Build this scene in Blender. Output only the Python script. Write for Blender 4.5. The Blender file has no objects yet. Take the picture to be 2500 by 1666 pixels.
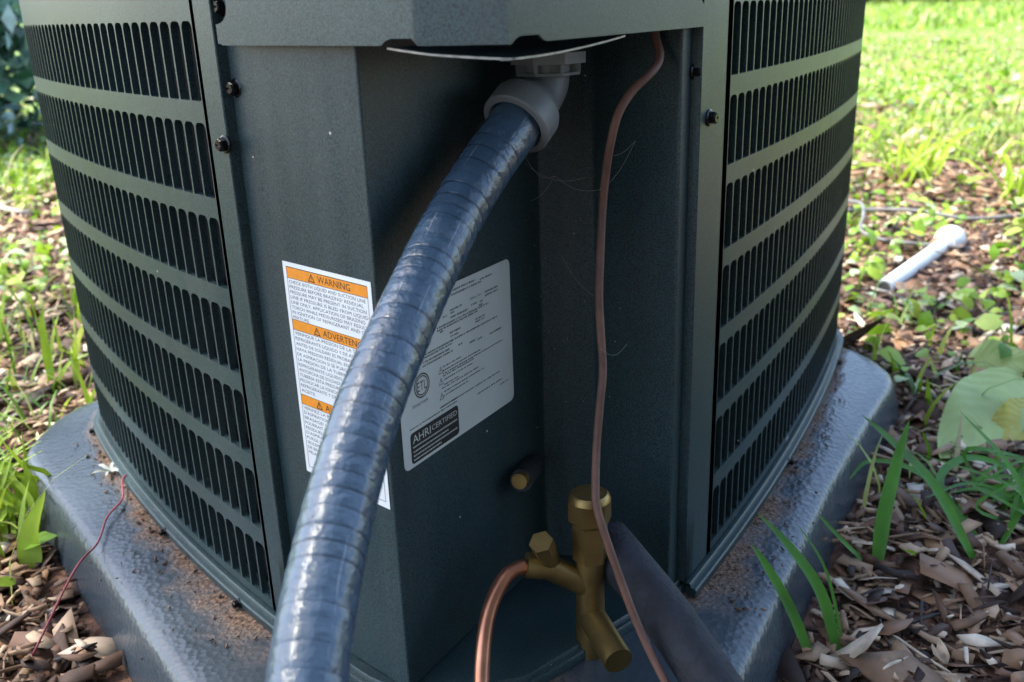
import bpy, bmesh, math, random
import numpy as np
from mathutils import Vector, Matrix

R = math.radians
random.seed(7)
RNG = np.random.default_rng(11)
scene = bpy.context.scene
col = scene.collection

# ------------------------------------------------------------------ camera
PITCH, ROLL = R(19.63), R(-2.01)
CAM_H = 0.417                                   # metres above the top of the pad
cx = Vector((1, 0, 0)); fw = Vector((0, math.cos(PITCH), -math.sin(PITCH))); up = Vector((0, math.sin(PITCH), math.cos(PITCH)))
rt = cx*math.cos(ROLL) + up*math.sin(ROLL); upv = up*math.cos(ROLL) - cx*math.sin(ROLL)
cd = bpy.data.cameras.new('camera'); cam = bpy.data.objects.new('camera', cd); col.objects.link(cam)
cd.sensor_width = 36.0; cd.lens = 36.0*2300/2500; cd.clip_start = 0.02; cd.clip_end = 400
cam.matrix_world = Matrix(((rt.x, upv.x, -fw.x, 0), (rt.y, upv.y, -fw.y, 0), (rt.z, upv.z, -fw.z, CAM_H), (0, 0, 0, 1)))
cd.dof.use_dof = True; cd.dof.focus_distance = 0.60; cd.dof.aperture_fstop = 10.0
scene.camera = cam

# ------------------------------------------------------------------ light
SUN_EL, SUN_AZ = R(56), R(-78)                  # azimuth from +Y, negative = to the left
world = bpy.data.worlds.new('World'); scene.world = world; world.use_nodes = True
wn = world.node_tree.nodes; wl = world.node_tree.links
sky = wn.new('ShaderNodeTexSky'); sky.sky_type = 'NISHITA'; sky.sun_disc = False
sky.sun_elevation = SUN_EL; sky.sun_rotation = SUN_AZ
sky.air_density = 1.0; sky.dust_density = 2.0; sky.ozone_density = 1.0
wl.new(sky.outputs[0], wn['Background'].inputs['Color']); wn['Background'].inputs['Strength'].default_value = 0.15
sd = bpy.data.lights.new('sun', 'SUN'); sun = bpy.data.objects.new('sun', sd); col.objects.link(sun)
sd.energy = 3.2; sd.angle = R(1.5); sd.color = (1.0, 0.95, 0.82)
sdir = Vector((math.sin(SUN_AZ)*math.cos(SUN_EL), math.cos(SUN_AZ)*math.cos(SUN_EL), math.sin(SUN_EL)))
sun.rotation_euler = sdir.to_track_quat('Z', 'Y').to_euler(); sun.location = sdir*30
scene.view_settings.view_transform = 'Standard'; scene.view_settings.look = 'None'
scene.view_settings.gamma = 1.0; scene.view_settings.use_curve_mapping = False
scene.view_settings.exposure = 2.2
scene.render.engine = 'CYCLES'

# ------------------------------------------------------------------ materials
def mat(name, base, rough=0.5, metal=0.0, spec=0.5, noise=None, bump=None, ramp=None, sheen=0.0):
    """noise=(scale, amount) varies the value; bump=(scale, strength, distance); ramp = colours picked per island"""
    m = bpy.data.materials.new(name); m.use_nodes = True
    n = m.node_tree.nodes; l = m.node_tree.links; b = n['Principled BSDF']
    b.inputs['Base Color'].default_value = (*base, 1); b.inputs['Roughness'].default_value = rough
    b.inputs['Metallic'].default_value = metal; b.inputs['Specular IOR Level'].default_value = spec
    tc = n.new('ShaderNodeTexCoord')
    src = None
    if ramp:
        g = n.new('ShaderNodeNewGeometry'); cr = n.new('ShaderNodeValToRGB')
        cr.color_ramp.interpolation = 'LINEAR'
        e = cr.color_ramp.elements
        while len(e) < len(ramp): e.new(0.5)
        for i, (p, c) in enumerate(ramp): e[i].position = p; e[i].color = (*c, 1)
        l.new(g.outputs['Random Per Island'], cr.inputs['Fac']); src = cr.outputs['Color']
    if noise:
        t = n.new('ShaderNodeTexNoise'); t.inputs['Scale'].default_value = noise[0]; t.inputs['Detail'].default_value = 5
        l.new(tc.outputs['Object'], t.inputs['Vector'])
        mr = n.new('ShaderNodeMapRange'); mr.inputs['From Min'].default_value = 0.3; mr.inputs['From Max'].default_value = 0.7
        mr.inputs['To Min'].default_value = 1-noise[1]; mr.inputs['To Max'].default_value = 1+noise[1]
        l.new(t.outputs['Fac'], mr.inputs['Value'])
        mx = n.new('ShaderNodeMix'); mx.data_type = 'RGBA'; mx.blend_type = 'MULTIPLY'; mx.inputs['Factor'].default_value = 1
        if src: l.new(src, mx.inputs['A'])
        else: mx.inputs['A'].default_value = (*base, 1)
        l.new(mr.outputs[0], mx.inputs['B']); src = mx.outputs['Result']
    if src: l.new(src, b.inputs['Base Color'])
    if bump:
        t = n.new('ShaderNodeTexNoise'); t.inputs['Scale'].default_value = bump[0]; t.inputs['Detail'].default_value = 4
        l.new(tc.outputs['Object'], t.inputs['Vector'])
        bp = n.new('ShaderNodeBump'); bp.inputs['Strength'].default_value = bump[1]; bp.inputs['Distance'].default_value = bump[2]
        l.new(t.outputs['Fac'], bp.inputs['Height']); l.new(bp.outputs['Normal'], b.inputs['Normal'])
    return m

def painted(name, base, rough):
    """powder coat: fine orange peel, dust film, tiny pale specks"""
    m = mat(name, base, rough, noise=(9, 0.12), bump=(1400, 0.25, 0.0004))
    n = m.node_tree.nodes; l = m.node_tree.links; b = n['Principled BSDF']
    src = b.inputs['Base Color'].links[0].from_socket
    tc = n.new('ShaderNodeTexCoord')
    f = n.new('ShaderNodeTexNoise'); f.inputs['Scale'].default_value = 900; f.inputs['Detail'].default_value = 2
    l.new(tc.outputs['Object'], f.inputs['Vector'])
    mr = n.new('ShaderNodeMapRange'); mr.inputs['From Min'].default_value = .3; mr.inputs['From Max'].default_value = .7
    mr.inputs['To Min'].default_value = .3; mr.inputs['To Max'].default_value = 1.95; l.new(f.outputs['Fac'], mr.inputs['Value'])
    mx = n.new('ShaderNodeMix'); mx.data_type = 'RGBA'; mx.blend_type = 'MULTIPLY'; mx.inputs['Factor'].default_value = .8
    l.new(src, mx.inputs['A']); l.new(mr.outputs[0], mx.inputs['B'])
    b.inputs['IOR'].default_value = 1.5; b.inputs['Specular IOR Level'].default_value = .34
    mpg = n.new('ShaderNodeMapping'); mpg.inputs['Scale'].default_value = (70, 70, 2.2); l.new(tc.outputs['Object'], mpg.inputs[0])
    sk = n.new('ShaderNodeTexNoise'); sk.inputs['Scale'].default_value = 1; sk.inputs['Detail'].default_value = 6; l.new(mpg.outputs[0], sk.inputs['Vector'])
    dn = n.new('ShaderNodeTexNoise'); dn.inputs['Scale'].default_value = 4; dn.inputs['Detail'].default_value = 4; l.new(tc.outputs['Object'], dn.inputs['Vector'])
    pr = n.new('ShaderNodeMath'); pr.operation = 'MULTIPLY'; l.new(sk.outputs['Fac'], pr.inputs[0]); l.new(dn.outputs['Fac'], pr.inputs[1])
    dm = n.new('ShaderNodeMapRange'); dm.inputs['From Min'].default_value = .22; dm.inputs['From Max'].default_value = .42; dm.inputs['To Max'].default_value = .07; l.new(pr.outputs[0], dm.inputs['Value'])
    dx = n.new('ShaderNodeMix'); dx.data_type = 'RGBA'; l.new(dm.outputs[0], dx.inputs['Factor']); l.new(mx.outputs['Result'], dx.inputs['A']); dx.inputs['B'].default_value = (.24, .22, .18, 1); mx = dx
    rm = n.new('ShaderNodeMapRange'); rm.inputs['To Min'].default_value = rough; rm.inputs['To Max'].default_value = rough+.9; l.new(dm.outputs[0], rm.inputs['Value']); l.new(rm.outputs[0], b.inputs['Roughness'])
    v = n.new('ShaderNodeTexVoronoi'); v.inputs['Scale'].default_value = 55; l.new(tc.outputs['Object'], v.inputs['Vector'])
    lt = n.new('ShaderNodeMath'); lt.operation = 'LESS_THAN'; lt.inputs[1].default_value = 0.045; l.new(v.outputs['Distance'], lt.inputs[0])
    sc = n.new('ShaderNodeSeparateColor'); l.new(v.outputs['Color'], sc.inputs[0])
    gt = n.new('ShaderNodeMath'); gt.operation = 'GREATER_THAN'; gt.inputs[1].default_value = 0.86; l.new(sc.outputs[0], gt.inputs[0])
    mu = n.new('ShaderNodeMath'); mu.operation = 'MULTIPLY'; l.new(lt.outputs[0], mu.inputs[0]); l.new(gt.outputs[0], mu.inputs[1])
    m2 = n.new('ShaderNodeMix'); m2.data_type = 'RGBA'; l.new(mu.outputs[0], m2.inputs['Factor'])
    l.new(mx.outputs['Result'], m2.inputs['A']); m2.inputs['B'].default_value = (.5, .5, .46, 1)
    l.new(m2.outputs['Result'], b.inputs['Base Color'])
    return m

M = {}
M['paint'] = painted('grey_powder_coat', (.0225, .043, .047), .37)
M['coil'] = mat('dark_coil', (.005, .0055, .007), .7, noise=(120, .4), spec=.2)
M['screw'] = mat('black_screw', (.012, .013, .015), .25, metal=.6)
M['rim'] = mat('sheet_edge', (.30, .30, .28), .45, metal=.6, noise=(200, .3))
M['plastic_grey'] = mat('grey_fitting_plastic', (.17, .185, .185), .5, noise=(60, .12), bump=(500, .15, .0004))
M['brass'] = mat('brass', (.24, .165, .06), .42, metal=.85, noise=(45, .28), bump=(160, .25, .0006))
M['black_rubber'] = mat('black_rubber', (.018, .019, .022), .6, noise=(60, .3))
M['foam'] = mat('black_foam', (.010, .012, .018), .75, noise=(120, .5), bump=(260, .8, .0015))
M['copper'] = mat('copper_tube', (.45, .2, .12), .35, metal=.9, noise=(40, .3))
M['wire'] = mat('brown_wire_jacket', (.13, .062, .042), .62, noise=(70, .3), bump=(200, .3, .0005))
M['paper'] = mat('white_label', (.74, .77, .77), .45, noise=(30, .05), bump=(40, .1, .0004))
M['silver_label'] = mat('silver_label', (.58, .63, .60), .4, metal=.1, noise=(25, .06))
M['orange'] = mat('orange_ink', (.78, .27, .015), .5, noise=(300, .1))
M['ink'] = mat('black_ink', (.012, .012, .013), .5)
M['ink_soft'] = mat('worn_black_ink', (.05, .052, .05), .55)
M['white_pvc'] = mat('white_pvc', (.72, .75, .74), .35, noise=(18, .12), bump=(60, .1, .001))
M['cable'] = mat('grey_cable', (.16, .155, .16), .6, noise=(40, .3))
M['red_stem'] = mat('red_stem', (.30, .05, .06), .5, noise=(60, .3))
M['bark'] = mat('bark', (.09, .065, .045), .85, noise=(20, .4), bump=(30, .6, .01))
M['soil_dark'] = mat('soil_crumbs', (.10, .06, .04), .9, ramp=[(0, (.03, .02, .014)), (.5, (.10, .055, .035)), (1, (.22, .13, .08))])
M['chips'] = mat('bark_mulch', (.2, .13, .09), .75, noise=(60, .35),
    ramp=[(0, (.018, .010, .007)), (.2, (.055, .028, .018)), (.42, (.14, .075, .042)), (.62, (.27, .165, .095)), (.82, (.45, .32, .20)), (1, (.62, .53, .41))])
M['dry_leaf'] = mat('dry_leaf', (.3, .18, .09), .6, noise=(40, .3),
    ramp=[(0, (.05, .024, .014)), (.35, (.15, .07, .035)), (.65, (.28, .155, .08)), (.88, (.42, .29, .18)), (1, (.52, .46, .38))])

def leafy(name, ramp, rough=.45, trans=.35, noise=(30, .25)):
    m = mat(name, ramp[0][1], rough, ramp=ramp, noise=noise)
    n = m.node_tree.nodes; l = m.node_tree.links; b = n['Principled BSDF']
    t = n.new('ShaderNodeBsdfTranslucent'); s = n.new('ShaderNodeMixShader'); s.inputs[0].default_value = trans
    l.new(b.inputs['Base Color'].links[0].from_socket, t.inputs['Color'])
    o = n['Material Output']; l.new(b.outputs[0], s.inputs[1]); l.new(t.outputs[0], s.inputs[2]); l.new(s.outputs[0], o.inputs['Surface'])
    return m
M['grass'] = leafy('lawn_grass', [(0, (.03, .10, .008)), (.3, (.12, .25, .015)), (.6, (.29, .42, .025)), (.82, (.40, .46, .09)), (.93, (.46, .48, .24)), (1, (.50, .42, .26))])
M['weed'] = leafy('weed_leaf', [(0, (.09, .22, .012)), (.4, (.24, .40, .022)), (.75, (.34, .47, .06)), (1, (.46, .58, .38))])
M['blade'] = leafy('grass_blade', [(0, (.03, .15, .02)), (.5, (.06, .22, .025)), (1, (.16, .34, .03))], .38, .3)
M['broad'] = leafy('broad_leaf', [(0, (.38, .50, .14)), (1, (.42, .54, .20))], .42, .3, (14, .18))
M['yellow_leaf'] = leafy('yellowing_leaf', [(0, (.42, .40, .06)), (1, (.46, .42, .08))], .5, .3, (18, .25))
M['shrub'] = leafy('shrub_leaf', [(0, (.015, .05, .03)), (.4, (.04, .12, .07)), (.75, (.13, .27, .18)), (1, (.4, .55, .58))], .25, .15)  # pale blue end paints sky gaps and bright gloss into the leaf colour
M['hedge'] = leafy('hedge_leaf', [(0, (.03, .06, .025)), (.6, (.06, .12, .04)), (1, (.12, .2, .07))], .5, .2)

def ground_mat():
    m = bpy.data.materials.new('soil_and_lawn'); m.use_nodes = True
    n = m.node_tree.nodes; l = m.node_tree.links; b = n['Principled BSDF']; b.inputs['Roughness'].default_value = .9
    tc = n.new('ShaderNodeTexCoord')
    def noise(s, d=6):
        t = n.new('ShaderNodeTexNoise'); t.inputs['Scale'].default_value = s; t.inputs['Detail'].default_value = d
        l.new(tc.outputs['Object'], t.inputs['Vector']); return t.outputs['Fac']
    def ramp(f, st):
        r = n.new('ShaderNodeValToRGB'); e = r.color_ramp.elements
        while len(e) < len(st): e.new(.5)
        for i, (p, c) in enumerate(st): e[i].position = p; e[i].color = (*c, 1)
        l.new(f, r.inputs['Fac']); return r.outputs['Color']
    soil = ramp(noise(45), [(.3, (.03, .015, .009)), (.5, (.10, .046, .026)), (.7, (.21, .105, .062))])
    lawn = ramp(noise(14), [(.3, (.06, .12, .02)), (.5, (.15, .27, .04)), (.7, (.28, .38, .12))])
    sx = n.new('ShaderNodeSeparateXYZ'); l.new(tc.outputs['Object'], sx.inputs[0])
    big = noise(1.1, 3)
    ad = n.new('ShaderNodeMath'); ad.operation = 'MULTIPLY_ADD'; ad.inputs[1].default_value = 4.0; l.new(big, ad.inputs[0]); l.new(sx.outputs['Y'], ad.inputs[2])
    mr = n.new('ShaderNodeMapRange'); mr.inputs['From Min'].default_value = 5.2; mr.inputs['From Max'].default_value = 7.5; l.new(ad.outputs[0], mr.inputs['Value'])
    mx = n.new('ShaderNodeMix'); mx.data_type = 'RGBA'; l.new(mr.outputs[0], mx.inputs['Factor']); l.new(soil, mx.inputs['A']); l.new(lawn, mx.inputs['B'])
    l.new(mx.outputs['Result'], b.inputs['Base Color'])
    bp = n.new('ShaderNodeBump'); bp.inputs['Strength'].default_value = .8; bp.inputs['Distance'].default_value = .02
    l.new(noise(60), bp.inputs['Height']); l.new(bp.outputs['Normal'], b.inputs['Normal'])
    return m
M['ground'] = ground_mat()

def pad_mat():
    m = bpy.data.materials.new('grey_pad_plastic'); m.use_nodes = True
    n = m.node_tree.nodes; l = m.node_tree.links; b = n['Principled BSDF']
    tc = n.new('ShaderNodeTexCoord')
    at = n.new('ShaderNodeAttribute'); at.attribute_name = 'dirt'
    t = n.new('ShaderNodeTexNoise'); t.inputs['Scale'].default_value = 26; t.inputs['Detail'].default_value = 8; l.new(tc.outputs['Object'], t.inputs['Vector'])
    s = n.new('ShaderNodeMath'); s.operation = 'ADD'; l.new(at.outputs['Fac'], s.inputs[0]); l.new(t.outputs['Fac'], s.inputs[1])
    mr = n.new('ShaderNodeMapRange'); mr.inputs['From Min'].default_value = .92; mr.inputs['From Max'].default_value = 1.25; l.new(s.outputs[0], mr.inputs['Value'])
    f = n.new('ShaderNodeTexNoise'); f.inputs['Scale'].default_value = 300; f.inputs['Detail'].default_value = 3; l.new(tc.outputs['Object'], f.inputs['Vector'])
    cr = n.new('ShaderNodeValToRGB'); cr.color_ramp.elements[0].color = (.05, .028, .018, 1); cr.color_ramp.elements[1].color = (.26, .16, .10, 1)
    cr.color_ramp.elements[0].position = .35; cr.color_ramp.elements[1].position = .7; l.new(f.outputs['Fac'], cr.inputs['Fac'])
    c2 = n.new('ShaderNodeValToRGB'); c2.color_ramp.elements[0].color = (.034, .046, .056, 1); c2.color_ramp.elements[1].color = (.064, .080, .092, 1)
    c2.color_ramp.elements[0].position = .35; c2.color_ramp.elements[1].position = .7
    g = n.new('ShaderNodeTexNoise'); g.inputs['Scale'].default_value = 8; g.inputs['Detail'].default_value = 6; l.new(tc.outputs['Object'], g.inputs['Vector']); l.new(g.outputs['Fac'], c2.inputs['Fac'])
    mx = n.new('ShaderNodeMix'); mx.data_type = 'RGBA'; l.new(mr.outputs[0], mx.inputs['Factor']); l.new(c2.outputs[0], mx.inputs['A']); l.new(cr.outputs[0], mx.inputs['B'])
    l.new(mx.outputs['Result'], b.inputs['Base Color'])
    ro = n.new('ShaderNodeMapRange'); ro.inputs['To Min'].default_value = .27; ro.inputs['To Max'].default_value = .9; l.new(mr.outputs[0], ro.inputs['Value']); l.new(ro.outputs[0], b.inputs['Roughness'])
    w = n.new('ShaderNodeTexVoronoi'); w.inputs['Scale'].default_value = 210; l.new(tc.outputs['Object'], w.inputs['Vector'])
    bp = n.new('ShaderNodeBump'); bp.inputs['Strength'].default_value = .3; bp.inputs['Distance'].default_value = .0012
    l.new(w.outputs['Distance'], bp.inputs['Height'])
    b2 = n.new('ShaderNodeBump'); b2.inputs['Distance'].default_value = .003; l.new(mr.outputs[0], b2.inputs['Strength']); l.new(f.outputs['Fac'], b2.inputs['Height']); l.new(bp.outputs['Normal'], b2.inputs['Normal'])
    l.new(b2.outputs['Normal'], b.inputs['Normal'])
    return m
M['pad'] = pad_mat()

# ------------------------------------------------------------------ helpers
def tag(o, label=None, cat=None, group=None, kind=None):
    if label: o['label'] = label
    if cat: o['category'] = cat
    if group: o['group'] = group
    if kind: o['kind'] = kind
    return o
def empty(name, loc=(0, 0, 0)):
    o = bpy.data.objects.new(name, None); o.location = loc; o.empty_display_size = .05; col.objects.link(o); return o
def link(name, me, m, parent=None, smooth=False):
    o = bpy.data.objects.new(name, me); col.objects.link(o)
    for mm in (m if isinstance(m, (list, tuple)) else [m]): me.materials.append(mm)
    if smooth: me.polygons.foreach_set('use_smooth', [True]*len(me.polygons))
    if parent is not None:
        o.parent = parent
        if parent.parent is None and parent.type == 'EMPTY': o.matrix_parent_inverse = Matrix.Translation(parent.location).inverted()
    return o
def from_bm(name, bm, m, parent=None, smooth=False):
    me = bpy.data.meshes.new(name); bm.normal_update(); bm.to_mesh(me); bm.free()
    return link(name, me, m, parent, smooth)
def from_data(name, V, F, m, parent=None, smooth=False):
    me = bpy.data.meshes.new(name); me.from_pydata([tuple(v) for v in V], [], F); me.update()
    return link(name, me, m, parent, smooth)
def autosmooth(o, ang=35):
    me = o.data; bm = bmesh.new(); bm.from_mesh(me)
    for f in bm.faces: f.smooth = True
    for e in bm.edges:
        if len(e.link_faces) == 2 and e.calc_face_angle(0) > R(ang): e.smooth = False
    bm.to_mesh(me); bm.free(); return o

def catmull(P, n):
    P = [Vector(p) for p in P]; out = []
    for i in range(len(P)-1):
        p0 = P[i-1] if i else P[0]*2-P[1]; p1, p2 = P[i], P[i+1]; p3 = P[i+2] if i+2 < len(P) else P[-1]*2-P[-2]
        for k in range(n):
            t = k/n; out.append(.5*((2*p1)+(p2-p0)*t+(2*p0-5*p1+4*p2-p3)*t*t+(3*p1-p0-3*p2+p3)*t**3))
    out.append(P[-1]); return out
def tube(bm, pts, rad, seg=12, cap=True):
    """sweep; rad is a number or a function of the index"""
    pts = [Vector(p) for p in pts]; n = len(pts)
    t = [(pts[min(i+1, n-1)]-pts[max(i-1, 0)]).normalized() for i in range(n)]
    ref = Vector((0, 0, 1)) if abs(t[0].z) < .9 else Vector((1, 0, 0))
    nx = (ref - t[0]*ref.dot(t[0])).normalized(); rings = []
    for i in range(n):
        nx = (nx - t[i]*nx.dot(t[i])).normalized(); ny = t[i].cross(nx)
        r = rad(i) if callable(rad) else rad
        rings.append([bm.verts.new(pts[i]+(nx*math.cos(2*math.pi*k/seg)+ny*math.sin(2*math.pi*k/seg))*r) for k in range(seg)])
    for i in range(n-1):
        for k in range(seg): bm.faces.new((rings[i][k], rings[i][(k+1) % seg], rings[i+1][(k+1) % seg], rings[i+1][k]))
    if cap: bm.faces.new(rings[0][::-1]); bm.faces.new(rings[-1])
    return rings
def lathe(bm, prof, mtx, seg=24):
    """profile of (radius, height) turned about the local Z of mtx"""
    rings = [[bm.verts.new(mtx @ Vector((r*math.cos(2*math.pi*k/seg), r*math.sin(2*math.pi*k/seg), h))) for k in range(seg)] for r, h in prof]
    for a, b in zip(rings[:-1], rings[1:]):
        for k in range(seg): bm.faces.new((a[k], a[(k+1) % seg], b[(k+1) % seg], b[k]))
    if prof[0][0] > 1e-6: bm.faces.new(rings[0][::-1])
    if prof[-1][0] > 1e-6: bm.faces.new(rings[-1])
def frame(origin, z, x=None):
    z = Vector(z).normalized(); x = Vector(x) if x else (Vector((0, 0, 1)) if abs(z.z) < .9 else Vector((1, 0, 0)))
    x = (x - z*x.dot(z)).normalized(); y = z.cross(x)
    return Matrix(((x.x, y.x, z.x, origin[0]), (x.y, y.y, z.y, origin[1]), (x.z, y.z, z.z, origin[2]), (0, 0, 0, 1)))
def prism(bm, poly, mtx, d):
    """polygon in local xy extruded d along local z (poly counter-clockwise)"""
    a = [bm.verts.new(mtx @ Vector((x, y, 0))) for x, y in poly]; b = [bm.verts.new(mtx @ Vector((x, y, d))) for x, y in poly]
    bm.faces.new(a[::-1]); bm.faces.new(b); n = len(poly)
    for i in range(n): bm.faces.new((a[i], a[(i+1) % n], b[(i+1) % n], b[i]))

# ------------------------------------------------------------------ ground
GZ = -0.050
def ground_h(x, y):
    d = np.hypot(x, y-.75)
    return GZ + .014*np.clip(y-7, 0, 30) + .010*np.sin(x*5.1+y*3.3)*np.sin(y*4.2-x*1.7)*np.clip((d-.75)*1.5, 0, 1) + .004*np.sin(x*23)*np.sin(y*19)
def make_ground():
    ys = np.concatenate([np.linspace(-1.5, 4, 111), np.geomspace(4.2, 120, 40)]); xs = np.concatenate([-np.geomspace(3.1, 110, 34)[::-1], np.linspace(-3, 3, 121), np.geomspace(3.1, 110, 34)])
    X, Y = np.meshgrid(xs, ys); Z = ground_h(X, Y); V = np.stack([X, Y, Z], -1).reshape(-1, 3)
    nx = len(xs); F = [(j*nx+i, j*nx+i+1, (j+1)*nx+i+1, (j+1)*nx+i) for j in range(len(ys)-1) for i in range(nx-1)]
    tag(from_data('ground', V, F, M['ground'], smooth=True), kind='structure')
make_ground()

# ------------------------------------------------------------------ plan of the cabinet (metres, from the corner post outwards)
def panel_curve(start, az0, k, flat, sgn, rc, turn, ds=.0025):
    P = [np.array(start, float)]; s = 0; A = [az0]
    n = int((flat + turn*rc)/ds)
    a = az0
    for i in range(n):
        P.append(P[-1] + ds*np.array([sgn*math.sin(a), math.cos(a)])); a -= ds*(k if s < flat else 1/rc); s += ds; A.append(a)
    return np.array(P), np.array(A)
LC, LA = panel_curve((-.1625, .5605), R(44), .5, .455, -1, .11, R(78))
RC, RA = panel_curve((.1214, .5939), R(34), .3, .585, 1, .11, R(84))
DS = .0025
class Strip:
    """a wall that follows a plan curve: at(s, z, inward) -> point"""
    def __init__(s, C, A, sgn): s.C, s.A, s.g = C, A, sgn
    def at(self, s, z, d=0.0):
        f = min(max(s/DS, 0), len(self.C)-1.001); i = int(f); t = f-i
        p = self.C[i]*(1-t)+self.C[i+1]*t; a = self.A[i]*(1-t)+self.A[i+1]*t
        n = np.array([self.g*-math.cos(a), math.sin(a)])         # towards the inside
        return Vector((p[0]+n[0]*d, p[1]+n[1]*d, z))
SL, SR = Strip(LC, LA, -1), Strip(RC, RA, 1)
TOP_Z = .70
def wall_loop(d=0.0, ds=.01, close=True):
    """whole outline of the cabinet, offset inwards by d, starting at the left edge of the corner post"""
    A = [SL.at(s, 0, d) for s in np.arange(0, (len(LC)-1)*DS, ds)]; B = [SR.at(s, 0, d) for s in np.arange(0, (len(RC)-1)*DS, ds)]
    a, b = A[-1], B[-1]
    mid = [a.lerp(b, t) + Vector((0, .10*math.sin(math.pi*t), 0)) for t in np.linspace(.05, .95, 19)]
    return A + mid + B[::-1]

unit = empty('condenser_unit', (0, .95, 0))
tag(unit, 'dark grey outdoor air conditioner cabinet with slotted curved sides and open corner recess', 'air conditioner')

def slotted_panel(strip, name, s_first, pitch, nslots, total):
    bm = bmesh.new(); T = .0014
    rows = [.0185 + .0584*i for i in range(7)] + [.0185+.0584*7+.034+.0584*i for i in range(3)]
    SH = .0455; gap_s = .0010
    zcuts = []                                                     # cell bounds of each row
    for i, zb in enumerate(rows):
        lo = zb-.0065 if i == 0 else (rows[i-1]+SH+zb)/2
        hi = (zb+SH+rows[i+1])/2 if i < len(rows)-1 else zb+SH+.02
        zcuts.append((lo, hi, zb))
    zmin, zmax = zcuts[0][0], zcuts[-1][1]
    def quad(s0, s1, z0, z1, ns=1):
        for q in range(ns):
            a, b = s0+(s1-s0)*q/ns, s0+(s1-s0)*(q+1)/ns
            bm.faces.new([bm.verts.new(strip.at(*p)) for p in ((a, z0), (b, z0), (b, z1), (a, z1))])
    arcs = 4
    for lo, hi, zb in zcuts:
        quad(0, s_first, lo, hi, 3)
        e = s_first + nslots*pitch
        quad(e, total, lo, hi, max(1, int((total-e)/.012)))
        for j in range(nslots):
            c0 = s_first+j*pitch; c1 = c0+pitch; a0 = c0+gap_s; a1 = c1-gap_s; z0, z1 = zb, zb+SH
            out, inn = [], []
            for (cxs, cz, r, th0, cs, czz) in ((a1, z0, .0012, -90, c1, lo), (a1, z1, .0042, 0, c1, hi), (a0, z1, .0042, 90, c0, hi), (a0, z0, .0012, 180, c0, lo)):
                ox = cxs - r if cxs == a1 else cxs + r; oz = cz + r if cz == z0 else cz - r
                for k in range(arcs+1):
                    th = R(th0+90*k/arcs); p = (ox+r*math.cos(th), oz+r*math.sin(th)); inn.append(p)
                    if k < 2: q = (p[0], czz) if th0 in (-90, 90) else (cs, p[1])
                    elif k == 2: q = (cs, czz)
                    else: q = (cs, p[1]) if th0 in (-90, 90) else (p[0], czz)
                    out.append(q)
            n = len(inn)
            vo = [bm.verts.new(strip.at(*q)) for q in out]; vi = [bm.verts.new(strip.at(*q, 0)) for q in inn]; vd = [bm.verts.new(strip.at(*q, .0045)) for q in inn]
            for k in range(n):
                k2 = (k+1) % n
                bm.faces.new((vo[k], vo[k2], vi[k2], vi[k])); bm.faces.new((vi[k], vi[k2], vd[k2], vd[k]))
    # turned edges at the corner post and along the bottom
    for z0, z1 in zip(np.linspace(zmin, zmax, 9)[:-1], np.linspace(zmin, zmax, 9)[1:]):
        r = [(0, 0), (-.0006, .0006), (-.0008, .0018), (-.0008, .013)]
        for (sa, da), (sb, db) in zip(r[:-1], r[1:]):
            bm.faces.new([bm.verts.new(edge_pt(strip, a, z, d)) for a, d, z in ((sa, da, z0), (sb, db, z0), (sb, db, z1), (sa, da, z1))])
    ss = np.arange(0, total, .012)
    for a, b in zip(ss[:-1], ss[1:]):
        bm.faces.new([bm.verts.new(strip.at(*p)) for p in ((a, zmin, .006), (b, zmin, .006), (b, zmin, 0), (a, zmin, 0))])
    bmesh.ops.remove_doubles(bm, verts=bm.verts, dist=.00008)
    bmesh.ops.recalc_face_normals(bm, faces=bm.faces)
    o = from_bm(name, bm, M['paint'], unit); autosmooth(o, 30); return o, zmin, zmax
def edge_pt(strip, s, z, d):
    p = strip.at(0, z, d); t = (strip.at(.01, z, 0)-strip.at(0, z, 0)).normalized(); return p + t*s
lp, ZMIN, ZMAX = slotted_panel(SL, 'side_panel', .0238, .0150, 33, .58)
rp, _, _ = slotted_panel(SR, 'side_panel', .0490, .0152, 38, .70)
# back of the cabinet, closed, and the lid
loop = wall_loop(0.0)
bm = bmesh.new()
iA = int(.58/.01)-1; iB = len(loop)-int(.70/.01)
seg = loop[iA:iB+1]
v0 = [bm.verts.new((p.x, p.y, ZMIN)) for p in seg]; v1 = [bm.verts.new((p.x, p.y, ZMAX)) for p in seg]
for i in range(len(seg)-1): bm.faces.new((v0[i], v0[i+1], v1[i+1], v1[i]))
from_bm('rear_panel', bm, M['paint'], unit, True)
bm = bmesh.new()
inner = wall_loop(.0); outl = [(p.x, p.y) for p in inner] + [(.06, .505), (-.02, .45), (-.08, .49)]
prism(bm, outl[::-1], Matrix.Translation((0, 0, ZMAX-.004)), .035)
from_bm('top_lid', bm, M['paint'], unit)
# coil behind the slots: a dark finned face
bm = bmesh.new()
for st, L in ((SL, .58), (SR, .70)):
    ss = np.arange(.012, L, .0025)
    top = [bm.verts.new(st.at(s, ZMAX, .016 + (.0012 if i % 2 else 0))) for i, s in enumerate(ss)]
    bot = [bm.verts.new(st.at(s, .008, .016 + (.0012 if i % 2 else 0))) for i, s in enumerate(ss)]
    for i in range(len(ss)-1): bm.faces.new((bot[i], bot[i+1], top[i+1], top[i]))
from_bm('coil', bm, M['coil'], unit)

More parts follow.
